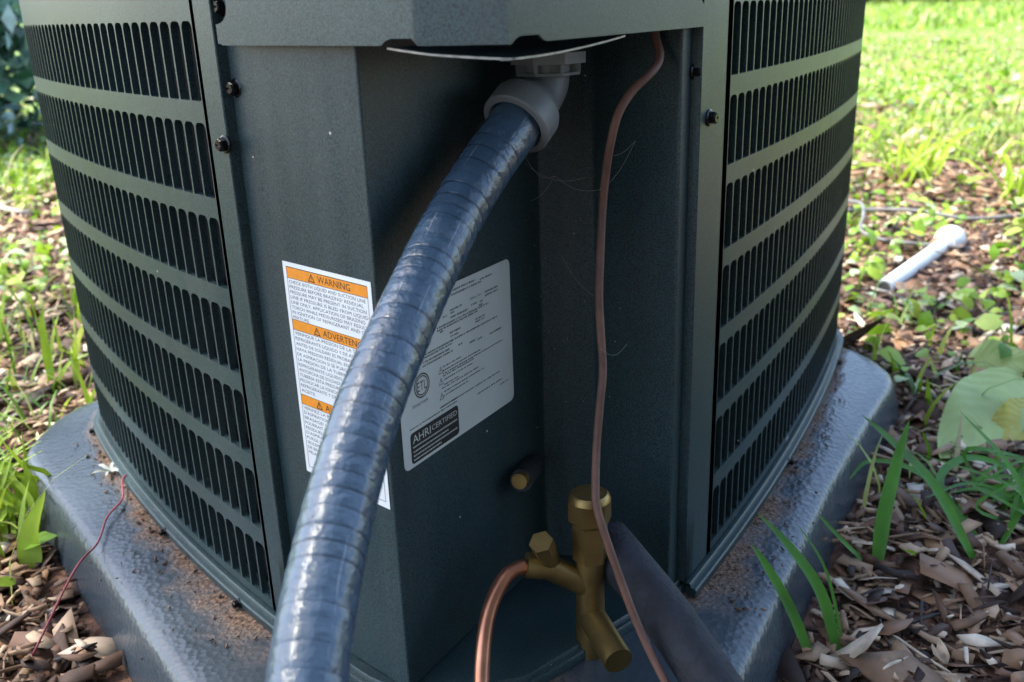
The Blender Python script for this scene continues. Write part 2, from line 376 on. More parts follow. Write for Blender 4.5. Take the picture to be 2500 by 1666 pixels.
# base pan with a double rim
def offset_loop(d): return wall_loop(-d)
bm = bmesh.new()
prof = [(.0085, .0005), (.0090, .0065), (.0080, .0078), (.0050, .0080), (.0045, .0105), (.0035, .0115), (.0015, .0112), (-.004, .0100)]
post = [Vector((.122, .607, 0)), Vector((.11, .592, 0)), Vector((.06, .55, 0)), Vector((0, .50, 0)), Vector((-.07, .487, 0)), Vector((-.10, .506, 0)), Vector((-.158, .560, 0))]
rings = []
for d, z in prof:
    Lp = wall_loop(-d); po = []
    for p in post: po.append(Vector((p.x, p.y-d*1.1, 0)))
    rings.append([bm.verts.new((p.x, p.y, z)) for p in Lp + po])
for a, b in zip(rings[:-1], rings[1:]):
    n = len(a)
    for i in range(n): bm.faces.new((a[i], a[(i+1) % n], b[(i+1) % n], b[i]))
bm.faces.new(rings[-1])
bmesh.ops.recalc_face_normals(bm, faces=bm.faces)
pan = from_bm('base_pan', bm, M['paint'], unit); autosmooth(pan, 40)

# corner post: folded sheet that makes the open recess (plan points, left to right)
PLAN = [(-.1690, .5760), (-.0722, .4877), (.0220, .6400), (.0585, .6300), (.1075, .5850), (.1245, .6106), (.1310, .6205)]
def folded(bm, plan, z0, z1, r=.0022, t=.0012):
    pts = []
    for i, p in enumerate(plan):
        p = Vector(p)
        if i in (0, len(plan)-1): pts.append(p); continue
        a = (Vector(plan[i-1])-p).normalized(); b = (Vector(plan[i+1])-p).normalized()
        pa, pb = p+a*r, p+b*r
        for k in range(5):
            u = k/4; pts.append(pa*(1-u)**2 + p*2*u*(1-u) + pb*u*u)
    nz = 12; V = [[bm.verts.new((p.x, p.y, z0+(z1-z0)*j/nz)) for p in pts] for j in range(nz+1)]
    for j in range(nz):
        for i in range(len(pts)-1): bm.faces.new((V[j][i], V[j][i+1], V[j+1][i+1], V[j+1][i]))
bm = bmesh.new(); folded(bm, PLAN, .011, .66)
post_o = from_bm('corner_panel', bm, M['paint'], unit); autosmooth(post_o, 25)

# access cover over the wiring box: three facets with notched ends and two cut-outs in the bottom edge
CV = [(-.1585, .5545), (-.0385, .4425), (.0030, .4235), (.1245, .5955)]
def cover():
    bm = bmesh.new(); zb, zt = .4010, .6450
    d0 = (Vector(CV[1])-Vector(CV[0])); L0 = d0.length; L1 = (Vector(CV[2])-Vector(CV[1])).length; L2 = (Vector(CV[3])-Vector(CV[2])).length
    tot = L0+L1+L2
    def pt(s, z, d=0):
        if s <= L0: a, b, q = CV[0], CV[1], s/L0
        elif s <= L0+L1: a, b, q = CV[1], CV[2], (s-L0)/L1
        else: a, b, q = CV[2], CV[3], (s-L0-L1)/L2
        a, b = Vector(a), Vector(b); t = (b-a).normalized(); n = Vector((-t.y, t.x)); p = a.lerp(b, q)
        return Vector((p.x+n.x*d, p.y+n.y*d, z))
    # bottom profile and end profile as lists of stations
    st = []
    n1, n2 = L0-.011, L0+L1+.016
    def low(s):
        for c, w in ((n1, .0120), (n2, .0125)):
            u = abs(s-c)
            if u < w: return zb + .0032*min(1, (w-u)/.0035)
        return zb + (.0008 if s < .003 or s > tot-.003 else 0)
    def high_cut(s):                                    # end notch: lower edge of the cut, None where the sheet is whole
        u = s if s < tot/2 else tot-s
        if u >= .0125: return None
        return .4118 + .0004 + .0085*(1-math.sqrt(max(0, 1-(u/.0125)**2)))
    S = sorted(set([round(x, 5) for x in list(np.linspace(0, .014, 12)) + list(np.linspace(tot-.014, tot, 12)) + list(np.linspace(.014, tot-.014, 110)) + [L0-.002, L0, L0+.002, L0+L1-.002, L0+L1, L0+L1+.002]]))
    for a, b in zip(S[:-1], S[1:]):
        m = (a+b)/2; hc = high_cut(m)
        ta = high_cut(a) if hc else None; tb = high_cut(b) if hc else None
        za, zb2 = low(a), low(b)
        hi_a = (ta if ta else .4212) if hc else .44; hi_b = (tb if tb else .4212) if hc else .44
        bm.faces.new([bm.verts.new(p) for p in (pt(a, za), pt(b, zb2), pt(b, hi_b), pt(a, hi_a))])
        bm.faces.new([bm.verts.new(p) for p in (pt(a, za, .0016), pt(a, za), pt(b, zb2), pt(b, zb2, .0016))][::-1])
        bm.faces.new([bm.verts.new(p) for p in (pt(a, za, .0016), pt(b, zb2, .0016), pt(b, hi_b, .0016), pt(a, hi_a, .0016))][::-1])
        if hc: bm.faces.new([bm.verts.new(p) for p in (pt(a, hi_a), pt(b, hi_b), pt(b, hi_b, .0016), pt(a, hi_a, .0016))])
        else:
            bm.faces.new([bm.verts.new(p) for p in (pt(a, .44), pt(b, .44), pt(b, zt), pt(a, zt))])
    for s in (0, tot):
        bm.faces.new([bm.verts.new(p) for p in (pt(s, low(s)), pt(s, high_cut(0 if s == 0 else tot)), pt(s, high_cut(0 if s == 0 else tot), .0016), pt(s, low(s), .0016))])
    bmesh.ops.remove_doubles(bm, verts=bm.verts, dist=.00005)
    bmesh.ops.recalc_face_normals(bm, faces=bm.faces)
    o = from_bm('access_cover', bm, M['paint'], unit); autosmooth(o, 40)
    return pt, L0, L1, L2
cpt, cL0, cL1, cL2 = cover()
# sagging bottom sheet of the wiring box
bm = bmesh.new()
s0, s1 = cL0-.024, cL0+cL1+.112
fr, bk = [], []
for k in range(33):
    u = k/32; s = s0+(s1-s0)*u
    sag = math.sin(math.pi*u)**.9
    p = cpt(s, .4002-.0056*sag, .0035+.004*sag); fr.append(p)
    bk.append(Vector((p.x*.55+.030, max(p.y+.05, .60-abs(p.x-.03)*.6), .400)))
va = [bm.verts.new(p) for p in fr]; vb = [bm.verts.new(p) for p in bk]; vc = [bm.verts.new(p-Vector((0, 0, .0009))) for p in fr]; vd = [bm.verts.new(p-Vector((0, 0, .0009))) for p in bk]
edge_faces = []
for k in range(32):
    bm.faces.new((va[k], va[k+1], vb[k+1], vb[k])); bm.faces.new((vc[k+1], vc[k], vd[k], vd[k+1]))
    f = bm.faces.new((va[k+1], va[k], vc[k], vc[k+1])); f.material_index = 1
from_bm('bottom_sheet', bm, [M['paint'], M['rim']], unit, False)

# screws: hex washer heads with a slot
def screw(loc, nrm, r=.0042):
    bm = bmesh.new(); m = frame(loc, nrm)
    lathe(bm, [(r*1.28, -.0002), (r*1.30, .0006), (r*1.05, .0012)], m, 20)
    hexr = r*.92
    prof = [(hexr, .0011), (hexr, .0044), (hexr*.82, .0052)]
    for (ra, ha), (rb, hb) in zip(prof[:-1], prof[1:]):
        for k in range(6):
            pa = [(ra*math.cos(R(60*q+12)), ra*math.sin(R(60*q+12)), ha) for q in (k, k+1)]; pb = [(rb*math.cos(R(60*q+12)), rb*math.sin(R(60*q+12)), hb) for q in (k+1, k)]
            bm.faces.new([bm.verts.new(m @ Vector(p)) for p in pa+pb])
    # top in two halves with a driver slot between them
    for sg in (1, -1):
        w = hexr*.16; q = hexr*.80
        poly = [(w, -q*.95), (q*.5, -q*.86), (q, 0), (q*.5, q*.86), (w, q*.95)]
        prism(bm, [(x, y) for x, y in poly] if sg == 1 else [(-x, y) for x, y in poly[::-1]], m @ Matrix.Translation((0, 0, .0046)), .0008)
    bm.faces.new([bm.verts.new(m @ Vector((hexr*.82*math.cos(R(60*q+12)), hexr*.82*math.sin(R(60*q+12)), .0046))) for q in range(6)])
    return from_bm('screw', bm, M['screw'], unit)
nL = Vector((-.673, -.7396, 0)); nRt = Vector((.834, -.552, 0))
tL = Vector((.7396, -.673, 0)); postL = Vector((-.173, .581, 0))
screw((-.1535, .5625, .3771), nL); screw((-.1640, .5617, .3455), nL); screw((-.1560, .5640, .4215), nL)
screw((.1172, .5985, .3748), nRt); screw((.1290, .6050, .3459), nRt); screw((.1215, .6050, .4215), nRt)
for st, s in ((SL, .20), (SL, .46), (SL, .06), (SR, .24), (SR, .52)):
    p = st.at(s, .0040, -.0085); q = st.at(s, .0040, -.03)
    screw(p, q-p, .0030)

# ------------------------------------------------------------------ lettering
_tc = {}
def glyphs(txt, lsp=1.0):
    if (txt, lsp) in _tc: return _tc[(txt, lsp)]
    c = bpy.data.curves.new('lettering', 'FONT'); c.body = txt; c.size = 1; c.resolution_u = 2; c.space_character = lsp
    o = bpy.data.objects.new('lettering', c); col.objects.link(o)
    dg = bpy.context.evaluated_depsgraph_get(); me = bpy.data.meshes.new_from_object(o.evaluated_get(dg))
    V = np.empty(len(me.vertices)*3); me.vertices.foreach_get('co', V); V = V.reshape(-1, 3)[:, :2].copy(); F = [tuple(p.vertices) for p in me.polygons]
    bpy.data.objects.remove(o); bpy.data.curves.remove(c); bpy.data.meshes.remove(me)
    _tc[(txt, lsp)] = (V, F); return V, F
class Sheet:
    """flat print on a sheet: origin, u to the right, v down, n out of the sheet"""
    def __init__(self, o, u, v, n): self.o, self.u, self.v, self.n = Vector(o), Vector(u), Vector(v), Vector(n); self.V, self.F = [], []
    def P(self, a, b, h=0): return self.o + self.u*a + self.v*b + self.n*h
    def text(self, txt, a, base, h, width=None, lift=.00016):
        V, F = glyphs(txt)
        if not len(V): return
        x0, x1 = V[:, 0].min(), V[:, 0].max(); k = h/.70
        kx = k if width is None else width/(x1-x0)
        k0 = len(self.V)
        self.V += [self.P(a+(x-x0)*kx, base-y*k, lift) for x, y in V]; self.F += [tuple(i+k0 for i in f) for f in F]
        return a+(x1-x0)*kx
    def rect(self, a0, b0, a1, b1, lift=.00016, skew=0):
        k0 = len(self.V); self.V += [self.P(a0, b0, lift), self.P(a0, b1, lift), self.P(a1, b1+skew, lift), self.P(a1, b0+skew, lift)]; self.F.append((k0, k0+1, k0+2, k0+3))
    def border(self, a0, b0, a1, b1, w, lift=.00016):
        self.rect(a0, b0, a1, b0+w, lift); self.rect(a0, b1-w, a1, b1, lift); self.rect(a0, b0+w, a0+w, b1-w, lift); self.rect(a1-w, b0+w, a1, b1-w, lift)
    def ring(self, poly, inner, lift=.00016):
        k0 = len(self.V); n = len(poly); self.V += [self.P(*p, lift) for p in poly] + [self.P(*p, lift) for p in inner]
        self.F += [(k0+i, k0+(i+1) % n, k0+n+(i+1) % n, k0+n+i) for i in range(n)]
    def triangle(self, a, b, w, h, t=.18, lift=.00017):
        big = [(a-w/2, b+h/2), (a+w/2, b+h/2), (a, b-h/2)]; c = (a, b+h/6)
        sm = [(c[0]+(p[0]-c[0])*(1-2*t), c[1]+(p[1]-c[1])*(1-2*t)) for p in big]
        self.ring(big, sm, lift); self.rect(a-w*.045, b-h*.12, a+w*.045, b+h*.16, lift); self.rect(a-w*.045, b+h*.22, a+w*.045, b+h*.30, lift)
    def build(self, name, m, parent):
        o = from_data(name, self.V, self.F, m, parent); self.V, self.F = [], []; return o

def paper(name, sh, w, h, m, r=.0005, t=.00012):
    bm = bmesh.new(); poly = []
    for (ca, cb, th) in ((w-r, r, -90), (w-r, h-r, 0), (r, h-r, 90), (r, r, 180)):
        for k in range(5): poly.append((ca+r*math.cos(R(th+22.5*k)), cb+r*math.sin(R(th+22.5*k))))
    a = [bm.verts.new(sh.P(*p, 0)) for p in poly]; b = [bm.verts.new(sh.P(*p, t)) for p in poly]
    bm.faces.new(b); n = len(a)
    for i in range(n): bm.faces.new((a[i], a[(i+1) % n], b[(i+1) % n], b[i]))
    bmesh.ops.recalc_face_normals(bm, faces=bm.faces)
    return from_bm(name, bm, m, unit)
# warning sticker on the left face of the post
tu = (Vector((-.0722, .4877, 0))-Vector((-.1690, .5760, 0))).normalized(); nu = Vector((tu.y, -tu.x, 0))
o0 = Vector((-.1690, .5760, 0)) + tu*((Vector((-.134, .5449, 0))-Vector((-.1690, .5760, 0))).dot(tu)) + nu*.0003
W = Sheet(o0+Vector((0, 0, .2787)), tu, (0, 0, -1), nu)
wlab = paper('warning_label', W, .0806, .1392, M['paper'], .0004)
bands = [(.0030, .0096), (.0358, .0421), (.0848, .0911)]
for a, b in bands:
    W.rect(.0034, a, .0772, b, .00014); W.build('header_band', M['orange'], wlab)
W.border(.0032, .0028, .0774, .1352, .00035, .00020)
for a, b in bands: W.rect(.0034, b, .0772, b+.0003, .00020); W.rect(.0034, a-.0003, .0772, a, .00020)
for (a, b), t, x, wd in zip(bands, ('WARNING', 'ADVERTENCIA', 'AVERTISSEMENT'), (.0330, .0330, .0275), (.0295, .0415, .0480)):
    m_ = (a+b)/2; W.triangle(.0272 if t != 'AVERTISSEMENT' else .0215, m_, .0066, .0053); W.text(t, x, m_+.0020, .0041, wd, .0002)
T1 = ['CHECK BOTH LIQUID AND SUCTION LINE', 'PRESSURE BEFORE BRAZING! RESIDUAL', 'PRESSURE MAY BE PRESENT IN SUCTION', 'LINE IF PRESSURE IS BLED FROM LIQUID', 'LINE ONLY. APPLICATION OF BRAZING', 'TORCH WHILE PRESSURIZED MAY RESULT', 'IN IGNITION OF REFRIGERANT AND OIL', 'MIXTURE.']
T2 = ['VERIFIQUE LA PRESION DE LA TUBERIA', 'REFRIGERANTE LIQUIDO Y DE ASPIRACION', 'ANTES DE SOLDAR! ES PROBABLE QUE', 'HAYA PRESION RESIDUAL EN LA TUBERIA', 'DE ASPIRACION SI SE PURGO SOLO', 'LA PRESION DE LA TUBERIA DE', 'REFRIGERANTE LIQUIDO. APLICAR UNA', 'ANTORCHA DE SOLDADURA MIENTRAS LA', 'TUBERIA ESTA PRESURIZADA PUEDE', 'PROVOCAR LA IGNICION DE LA MEZCLA DE', 'REFRIGERANTE Y DE', 'ACEITE.']
T3 = ['VERIFIEZ LA PRESSION', "D'ASPIRATION ET DE LIQUIDE AVANT", 'BRASAGE! IL SE', 'POURRAIT QUE LA PRESSION', 'RESIDUELLE SOIT', "D'ASPIRATION SI", 'PURGE DE LIQUIDE', 'SEULEMENT', 'DE BRASAGE', 'MELANGE']
for T, y0, dy, hh in ((T1, .0128, .00316, .0021), (T2, .0451, .00340, .0021), (T3, .0942, .00340, .0021)):
    for i, s in enumerate(T): W.text(s, .0047, y0+.0002+dy*i, hh, min(.0715, len(s)*.00207))
W.build('printed_text', M['ink'], wlab)
# rating plate on the dark face that runs inwards
d0 = Vector((.0220-(-.0722), .6400-.4877, 0)).normalized(); n0 = Vector((d0.y, -d0.x, 0))
D = Sheet(Vector((-.0722, .4877, .2600)) + d0*.0115 + n0*.0004, d0, (0, 0, -1), n0)
dlab = paper('data_label', D, .1250, .1008, M['silver_label'], .0045)
def da(s): return s-.0115
def db(z): return .2600-z
SEGS = [(.0700, .2558, .0955, .2558), (.1004, .2552, .1145, .2542), (.0685, .2534, .1018, .2528), (.1054, .2451, .1209, .2448), (.1052, .2428, .1207, .2424), (.0661, .2442, .0792, .2438), (.0893, .2411, .0958, .2406), (.0991, .2402, .1025, .2405), (.0981, .2381, .1023, .2382), (.0667, .2422, .0705, .2422), (.0584, .2420, .0628, .2418), (.0664, .2396, .0859, .2392), (.0521, .2376, .1088, .2360), (.0519, .2356, .0969, .2346), (.0546, .2337, .059, .2335), (.0934, .2305, .1042, .2300), (.0932, .2287, .104, .2282), (.0647, .2301, .0763, .2299), (.0653, .2276, .0738, .2275), (.0659, .2254, .1194, .2243), (.073, .2196, .0778, .2195), (.0857, .2172, .0922, .2168), (.0947, .2164, .0997, .2163), (.1091, .2157, .1233, .2155), (.0390, .2248, .0673, .2247), (.0380, .2230, .0671, .2229), (.0365, .2206, .0637, .2201), (.0356, .2184, .0666, .2179)]
FINE = [(.0553, .2114, .0753, .2108), (.0551, .2074, .1243, .2058), (.0549, .2058, .0894, .2046), (.056, .2030, .0876, .2022), (.0532, .1979, .094, .1976), (.0557, .1996, .0711, .1992), (.0542, .1926, .0818, .1922), (.05, .1868, .1191, .1850), (.0513, .1864, .0699, .1858), (.0917, .1800, .1225, .1792), (.1187, .1765, .1298, .1759), (.0191, .1840, .0681, .1836), (.0553, .1952, .100, .1945), (.0551, .2090, .098, .2082)]
rr = random.Random(3)
for lst, h in ((SEGS, .0013), (FINE, .0009)):
    for s0_, z0_, s1_, z1_ in lst:                                    # print too small to read: rows of broken strokes
        s = s0_
        while s < s1_:
            w = rr.uniform(.0006, .0012) if h > .001 else rr.uniform(.0006, .0024); u = (s-s0_)/(s1_-s0_); z = (z0_+z1_)/2
            D.rect(da(s), db(z)-h/2*rr.uniform(.7, 1), da(min(s+w, s1_)), db(z)+h/2*rr.uniform(.7, 1)); s += w + (rr.uniform(.0003, .0005) if rr.random() < .8 else .0011)
D.text('SERIAL NO.', da(.0882), db(.2450)+.0007, .0015, .0135)
for s, z in ((.0530, .2100), (.0528, .2028), (.0526, .1932)): D.triangle(da(s), db(z), .0050, .0048, .13)
ec, er = (da(.0335), db(.2072)), .0077
circ = lambda r: [(ec[0]+r*math.cos(R(12*k)), ec[1]+r*math.sin(R(12*k))) for k in range(30)]
D.ring(circ(er), circ(er*.88)); D.ring(circ(er*.80), circ(er*.70)); D.text('ETL', ec[0]-.0046, ec[1]+.0030, .0060, .0092)
D.text('Intertek', da(.0234), db(.1960)+.0002, .0024, .0155)
D.build('printed_text', M['ink'], dlab)
# dark certificate box with pale lettering
poly = []
w0, w1, h0, h1, r_ = da(.0188), da(.0690), db(.1812), db(.1612), .0025
for (ca, cb, th) in ((w1-r_, h0+r_, -90), (w1-r_, h1-r_, 0), (w0+r_, h1-r_, 90), (w0+r_, h0+r_, 180)):
    for k in range(4): poly.append((ca+r_*math.cos(R(th+30*k)), cb+r_*math.sin(R(th+30*k))))
D.V = [D.P(*p, .00016) for p in poly]; D.F = [tuple(range(len(poly)))]
box = D.build('certificate_box', M['ink'], dlab)
D.text('AHRI', w0+.0022, h0+.0072, .0052, .0180, .00022); D.text('CERTIFIED', w0+.0215, h0+.0062, .0034, .0270, .00022)
for yy, xe in ((.0095, .048), (.0125, .038), (.0152, .047), (.0178, .030)):
    s = .0022
    while s < xe: w = rr.uniform(.0006, .0012); D.rect(w0+s, h0+yy-.0005, w0+s+w, h0+yy+.0005, .00022); s += w+rr.uniform(.0003, .0006)
D.build('certificate_lettering', M['silver_label'], dlab)

# ------------------------------------------------------------------ service valves in the recess
def valve():
    v = bpy.data.meshes.new('service_valve'); bm = bmesh.new()
    m = Matrix.Translation((.0462, .5340, .0))
    lathe(bm, [(.0098, .0), (.0098, .088), (.0102, .0885)], m, 20)
    prism(bm, [(.0118*math.cos(R(60*k+8)), .0118*math.sin(R(60*k+8))) for k in range(6)], m @ Matrix.Translation((0, 0, .074)), .026)
    tube(bm, [(.0462, .534, .052), (.020, .530, .070), (.004, .528, .074)], .0085, 16)
    tube(bm, [(.0462, .534, .030), (.055, .505, .028), (.060, .49, .026)], .0095, 16)
    bm.to_mesh(v); bm.free(); vo = link('service_valve', v, M['brass'], unit); autosmooth(vo, 35)
    bm = bmesh.new(); prism(bm, [(.0142*math.cos(R(60*k+8)), .0142*math.sin(R(60*k+8))) for k in range(6)], m @ Matrix.Translation((0, 0, .1025)), .0150); lathe(bm, [(.0098, .099), (.0122, .1025), (.0128, .1028)], m, 28); lathe(bm, [(.0136, .1173), (.0128, .1205), (.0112, .1220), (.0, .1222)], m, 28)
    c = from_bm('valve_cap', bm, M['brass'], vo); autosmooth(c, 35)
    bm = bmesh.new(); tube(bm, [(.020, .530, .074), (.0150, .521, .094)], .0068, 14); prism(bm, [(.0080*math.cos(R(60*k)), .0080*math.sin(R(60*k))) for k in range(6)], frame((.0162, .523, .088), (-.24, -.45, .85)), .010)
    c = from_bm('port_nut', bm, M['brass'], vo); autosmooth(c, 35)
    bm = bmesh.new(); tube(bm, [(.012, .618, .100), (.003, .583, .106)], .0080, 14)
    so = from_bm('charge_port', bm, M['black_rubber'], unit); autosmooth(so, 40)
    bm = bmesh.new(); tube(bm, [(.0065, .590, .1065), (.0015, .577, .1085)], lambda i: .0056, 12)
    c = from_bm('port_tip', bm, M['brass'], so); autosmooth(c, 40)
valve()

# ------------------------------------------------------------------ the pad under the cabinet
def make_pad():
    core = [(-.030, .262), (-.363, .706), (-.4635, .832), (-.497, .878), (-.5055, .905), (-.5070, .962), (-.500, .992), (-.488, 1.015), (-.10, 1.56), (-.03, 1.60), (.05, 1.57), (.398, 1.128), (.420, 1.095), (.4320, 1.060), (.4350, 1.020), (.4270, .995), (.370, .908), (.2814, .766), (.02, .305)]
    P = [Vector((x, y, 0)) for x, y in core]; n = len(P); pts = []
    for i in range(n):
        a, b = P[i], P[(i+1) % n]; k = max(1, int((b-a).length/.012))
        pts += [a.lerp(b, j/k) for j in range(k)]
    for _ in range(1): pts = [(pts[i-1]+pts[i]*2+pts[(i+1) % len(pts)])/4 for i in range(len(pts))]
    N = len(pts); cen = Vector((-.035, .93, 0))
    nrm = []
    for i in range(N):
        t = (pts[(i+1) % N]-pts[i-1]).normalized(); q = Vector((t.y, -t.x, 0)); nrm.append(q if q.dot(pts[i]-cen) > 0 else -q)
    loopn = np.array([(p.x, p.y) for p in wall_loop(-.009)] + [(-.07, .48), (0, .50), (.1, .585)])
    bm = bmesh.new(); rings = []
    prof = [(.022, -.062), (.016, -.034), (.0095, -.011), (.0065, -.0052), (.0025, -.0018), (-.003, -.0004), (-.014, 0)]     # rounded shoulder, sides leaning out
    for d, z in prof: rings.append([bm.verts.new(p+nrm[i]*d+Vector((0, 0, z))) for i, p in enumerate(pts)])
    for f in np.linspace(.965, .55, 34): rings.append([bm.verts.new(cen+(p-nrm[i]*.014-cen)*f) for i, p in enumerate(pts)])
    for a, b in zip(rings[:-1], rings[1:]):
        for i in range(N): bm.faces.new((a[i], a[(i+1) % N], b[(i+1) % N], b[i]))
    bm.faces.new(rings[-1])
    bmesh.ops.recalc_face_normals(bm, faces=bm.faces)
    o = from_bm('equipment_pad', bm, M['pad'], None, True)
    me = o.data; at = me.attributes.new('dirt', 'FLOAT', 'POINT')
    V = np.empty(len(me.vertices)*3); me.vertices.foreach_get('co', V); V = V.reshape(-1, 3)
    dd = np.array([np.hypot(*(loopn-v[:2]).T).min() for v in V]); front = np.clip((.80-V[:, 1])/.2, 0, 1)
    val = np.clip(1-dd/(.026+.040*front), 0, 1)*.80
    val = np.where(V[:, 2] < -.006, np.clip((-V[:, 2]-.018)*14, 0, .55), val)
    at.data.foreach_set('value', val.astype(np.float32))
    tag(o, 'grey plastic equipment pad with rounded edges and clipped corners under the air conditioner', 'equipment pad')
    return pts, nrm
PADP, PADN = make_pad()
PADXY = np.array([(p.x+n.x*.026, p.y+n.y*.026) for p, n in zip(PADP, PADN)])
def in_pad(x, y):
    """vectorised point in polygon"""
    x = np.asarray(x); y = np.asarray(y); c = np.zeros(x.shape, bool); q = PADXY; j = len(q)-1
    for i in range(len(q)):
        xi, yi, xj, yj = q[i, 0], q[i, 1], q[j, 0], q[j, 1]
        if yi != yj: c ^= ((yi > y) != (yj > y)) & (x < (xj-xi)*(y-yi)/(yj-yi)+xi)
        j = i
    return c

# ------------------------------------------------------------------ conduit, wire, pipes
def conduit_mat():
    m = mat('blue_grey_conduit', (.050, .086, .130), .2, noise=(40, .18), spec=.6)
    n = m.node_tree.nodes; l = m.node_tree.links; b = n['Principled BSDF']
    uv = n.new('ShaderNodeUVMap'); uv.uv_map = 'along'
    sx = n.new('ShaderNodeSeparateXYZ'); l.new(uv.outputs[0], sx.inputs[0])
    tc = n.new('ShaderNodeTexCoord')
    # weave: fine longitudinal threads under the jacket
    w = n.new('ShaderNodeTexNoise'); w.inputs['Scale'].default_value = 1; w.inputs['Detail'].default_value = 4
    mp = n.new('ShaderNodeMapping'); mp.inputs['Scale'].default_value = (14, 150, 1); l.new(uv.outputs[0], mp.inputs[0]); l.new(mp.outputs[0], w.inputs['Vector'])
    bp = n.new('ShaderNodeBump'); bp.inputs['Strength'].default_value = .7; bp.inputs['Distance'].default_value = .0018; l.new(w.outputs['Fac'], bp.inputs['Height'])
    f = n.new('ShaderNodeTexNoise'); f.inputs['Scale'].default_value = 500; f.inputs['Detail'].default_value = 3; l.new(tc.outputs['Object'], f.inputs['Vector'])
    b2 = n.new('ShaderNodeBump'); b2.inputs['Strength'].default_value = .15; b2.inputs['Distance'].default_value = .0004; l.new(f.outputs['Fac'], b2.inputs['Height']); l.new(bp.outputs[0], b2.inputs['Normal'])
    l.new(b2.outputs[0], b.inputs['Normal'])
    # scuffs: pale scratches and longitudinal thread lines
    ln = n.new('ShaderNodeMath'); ln.operation = 'MULTIPLY'; ln.inputs[1].default_value = 7; l.new(sx.outputs['X'], ln.inputs[0])
    wob = n.new('ShaderNodeTexNoise'); wob.inputs['Scale'].default_value = 30; l.new(tc.outputs['Object'], wob.inputs['Vector'])
    ad = n.new('ShaderNodeMath'); ad.operation = 'MULTIPLY_ADD'; ad.inputs[1].default_value = .22; l.new(wob.outputs['Fac'], ad.inputs[0]); l.new(ln.outputs[0], ad.inputs[2])
    fr = n.new('ShaderNodeMath'); fr.operation = 'FRACT'; l.new(ad.outputs[0], fr.inputs[0])
    lt = n.new('ShaderNodeMath'); lt.operation = 'LESS_THAN'; lt.inputs[1].default_value = .035; l.new(fr.outputs[0], lt.inputs[0])
    pat = n.new('ShaderNodeTexNoise'); pat.inputs['Scale'].default_value = 45; pat.inputs['Detail'].default_value = 6; l.new(tc.outputs['Object'], pat.inputs['Vector'])
    mr = n.new('ShaderNodeMapRange'); mr.inputs['From Min'].default_value = .5; mr.inputs['From Max'].default_value = .62; mr.inputs['To Max'].default_value = .45; l.new(pat.outputs['Fac'], mr.inputs['Value'])
    mu = n.new('ShaderNodeMath'); mu.operation = 'MULTIPLY'; l.new(lt.outputs[0], mu.inputs[0]); l.new(mr.outputs[0], mu.inputs[1])
    mx = n.new('ShaderNodeMix'); mx.data_type = 'RGBA'; l.new(mu.outputs[0], mx.inputs['Factor'])
    l.new(b.inputs['Base Color'].links[0].from_socket, mx.inputs['A']); mx.inputs['B'].default_value = (.42, .47, .52, 1); l.new(mx.outputs['Result'], b.inputs['Base Color'])
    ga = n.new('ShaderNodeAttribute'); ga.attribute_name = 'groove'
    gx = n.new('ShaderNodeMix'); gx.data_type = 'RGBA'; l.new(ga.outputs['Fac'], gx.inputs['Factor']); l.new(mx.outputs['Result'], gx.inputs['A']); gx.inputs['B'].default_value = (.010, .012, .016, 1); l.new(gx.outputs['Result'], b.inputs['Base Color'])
    ro = n.new('ShaderNodeMapRange'); ro.inputs['To Min'].default_value = .10; ro.inputs['To Max'].default_value = .36; l.new(pat.outputs['Fac'], ro.inputs['Value']); l.new(ro.outputs[0], b.inputs['Roughness'])
    return m
M['conduit'] = conduit_mat()
whip = empty('electrical_conduit', (-.1, .1, -.05))
tag(whip, 'thick blue grey flexible conduit running from the wiring box down past both stickers', 'conduit')
path = [(.0165, .568, .3615), (.0073, .5547, .3528), (-.0116, .5293, .3320), (-.0300, .4985, .3080), (-.0432, .4640, .2880), (-.0545, .4300, .2690), (-.0655, .3957, .2480), (-.0733, .3670, .2265), (-.0778, .3410, .2095), (-.0804, .3140, .1940), (-.0812, .286, .1790), (-.083, .24, .150), (-.088, .195, .105), (-.100, .150, .040), (-.120, .100, -.010), (-.16, .02, -.030), (-.24, -.12, -.034), (-.36, -.34, -.034)]
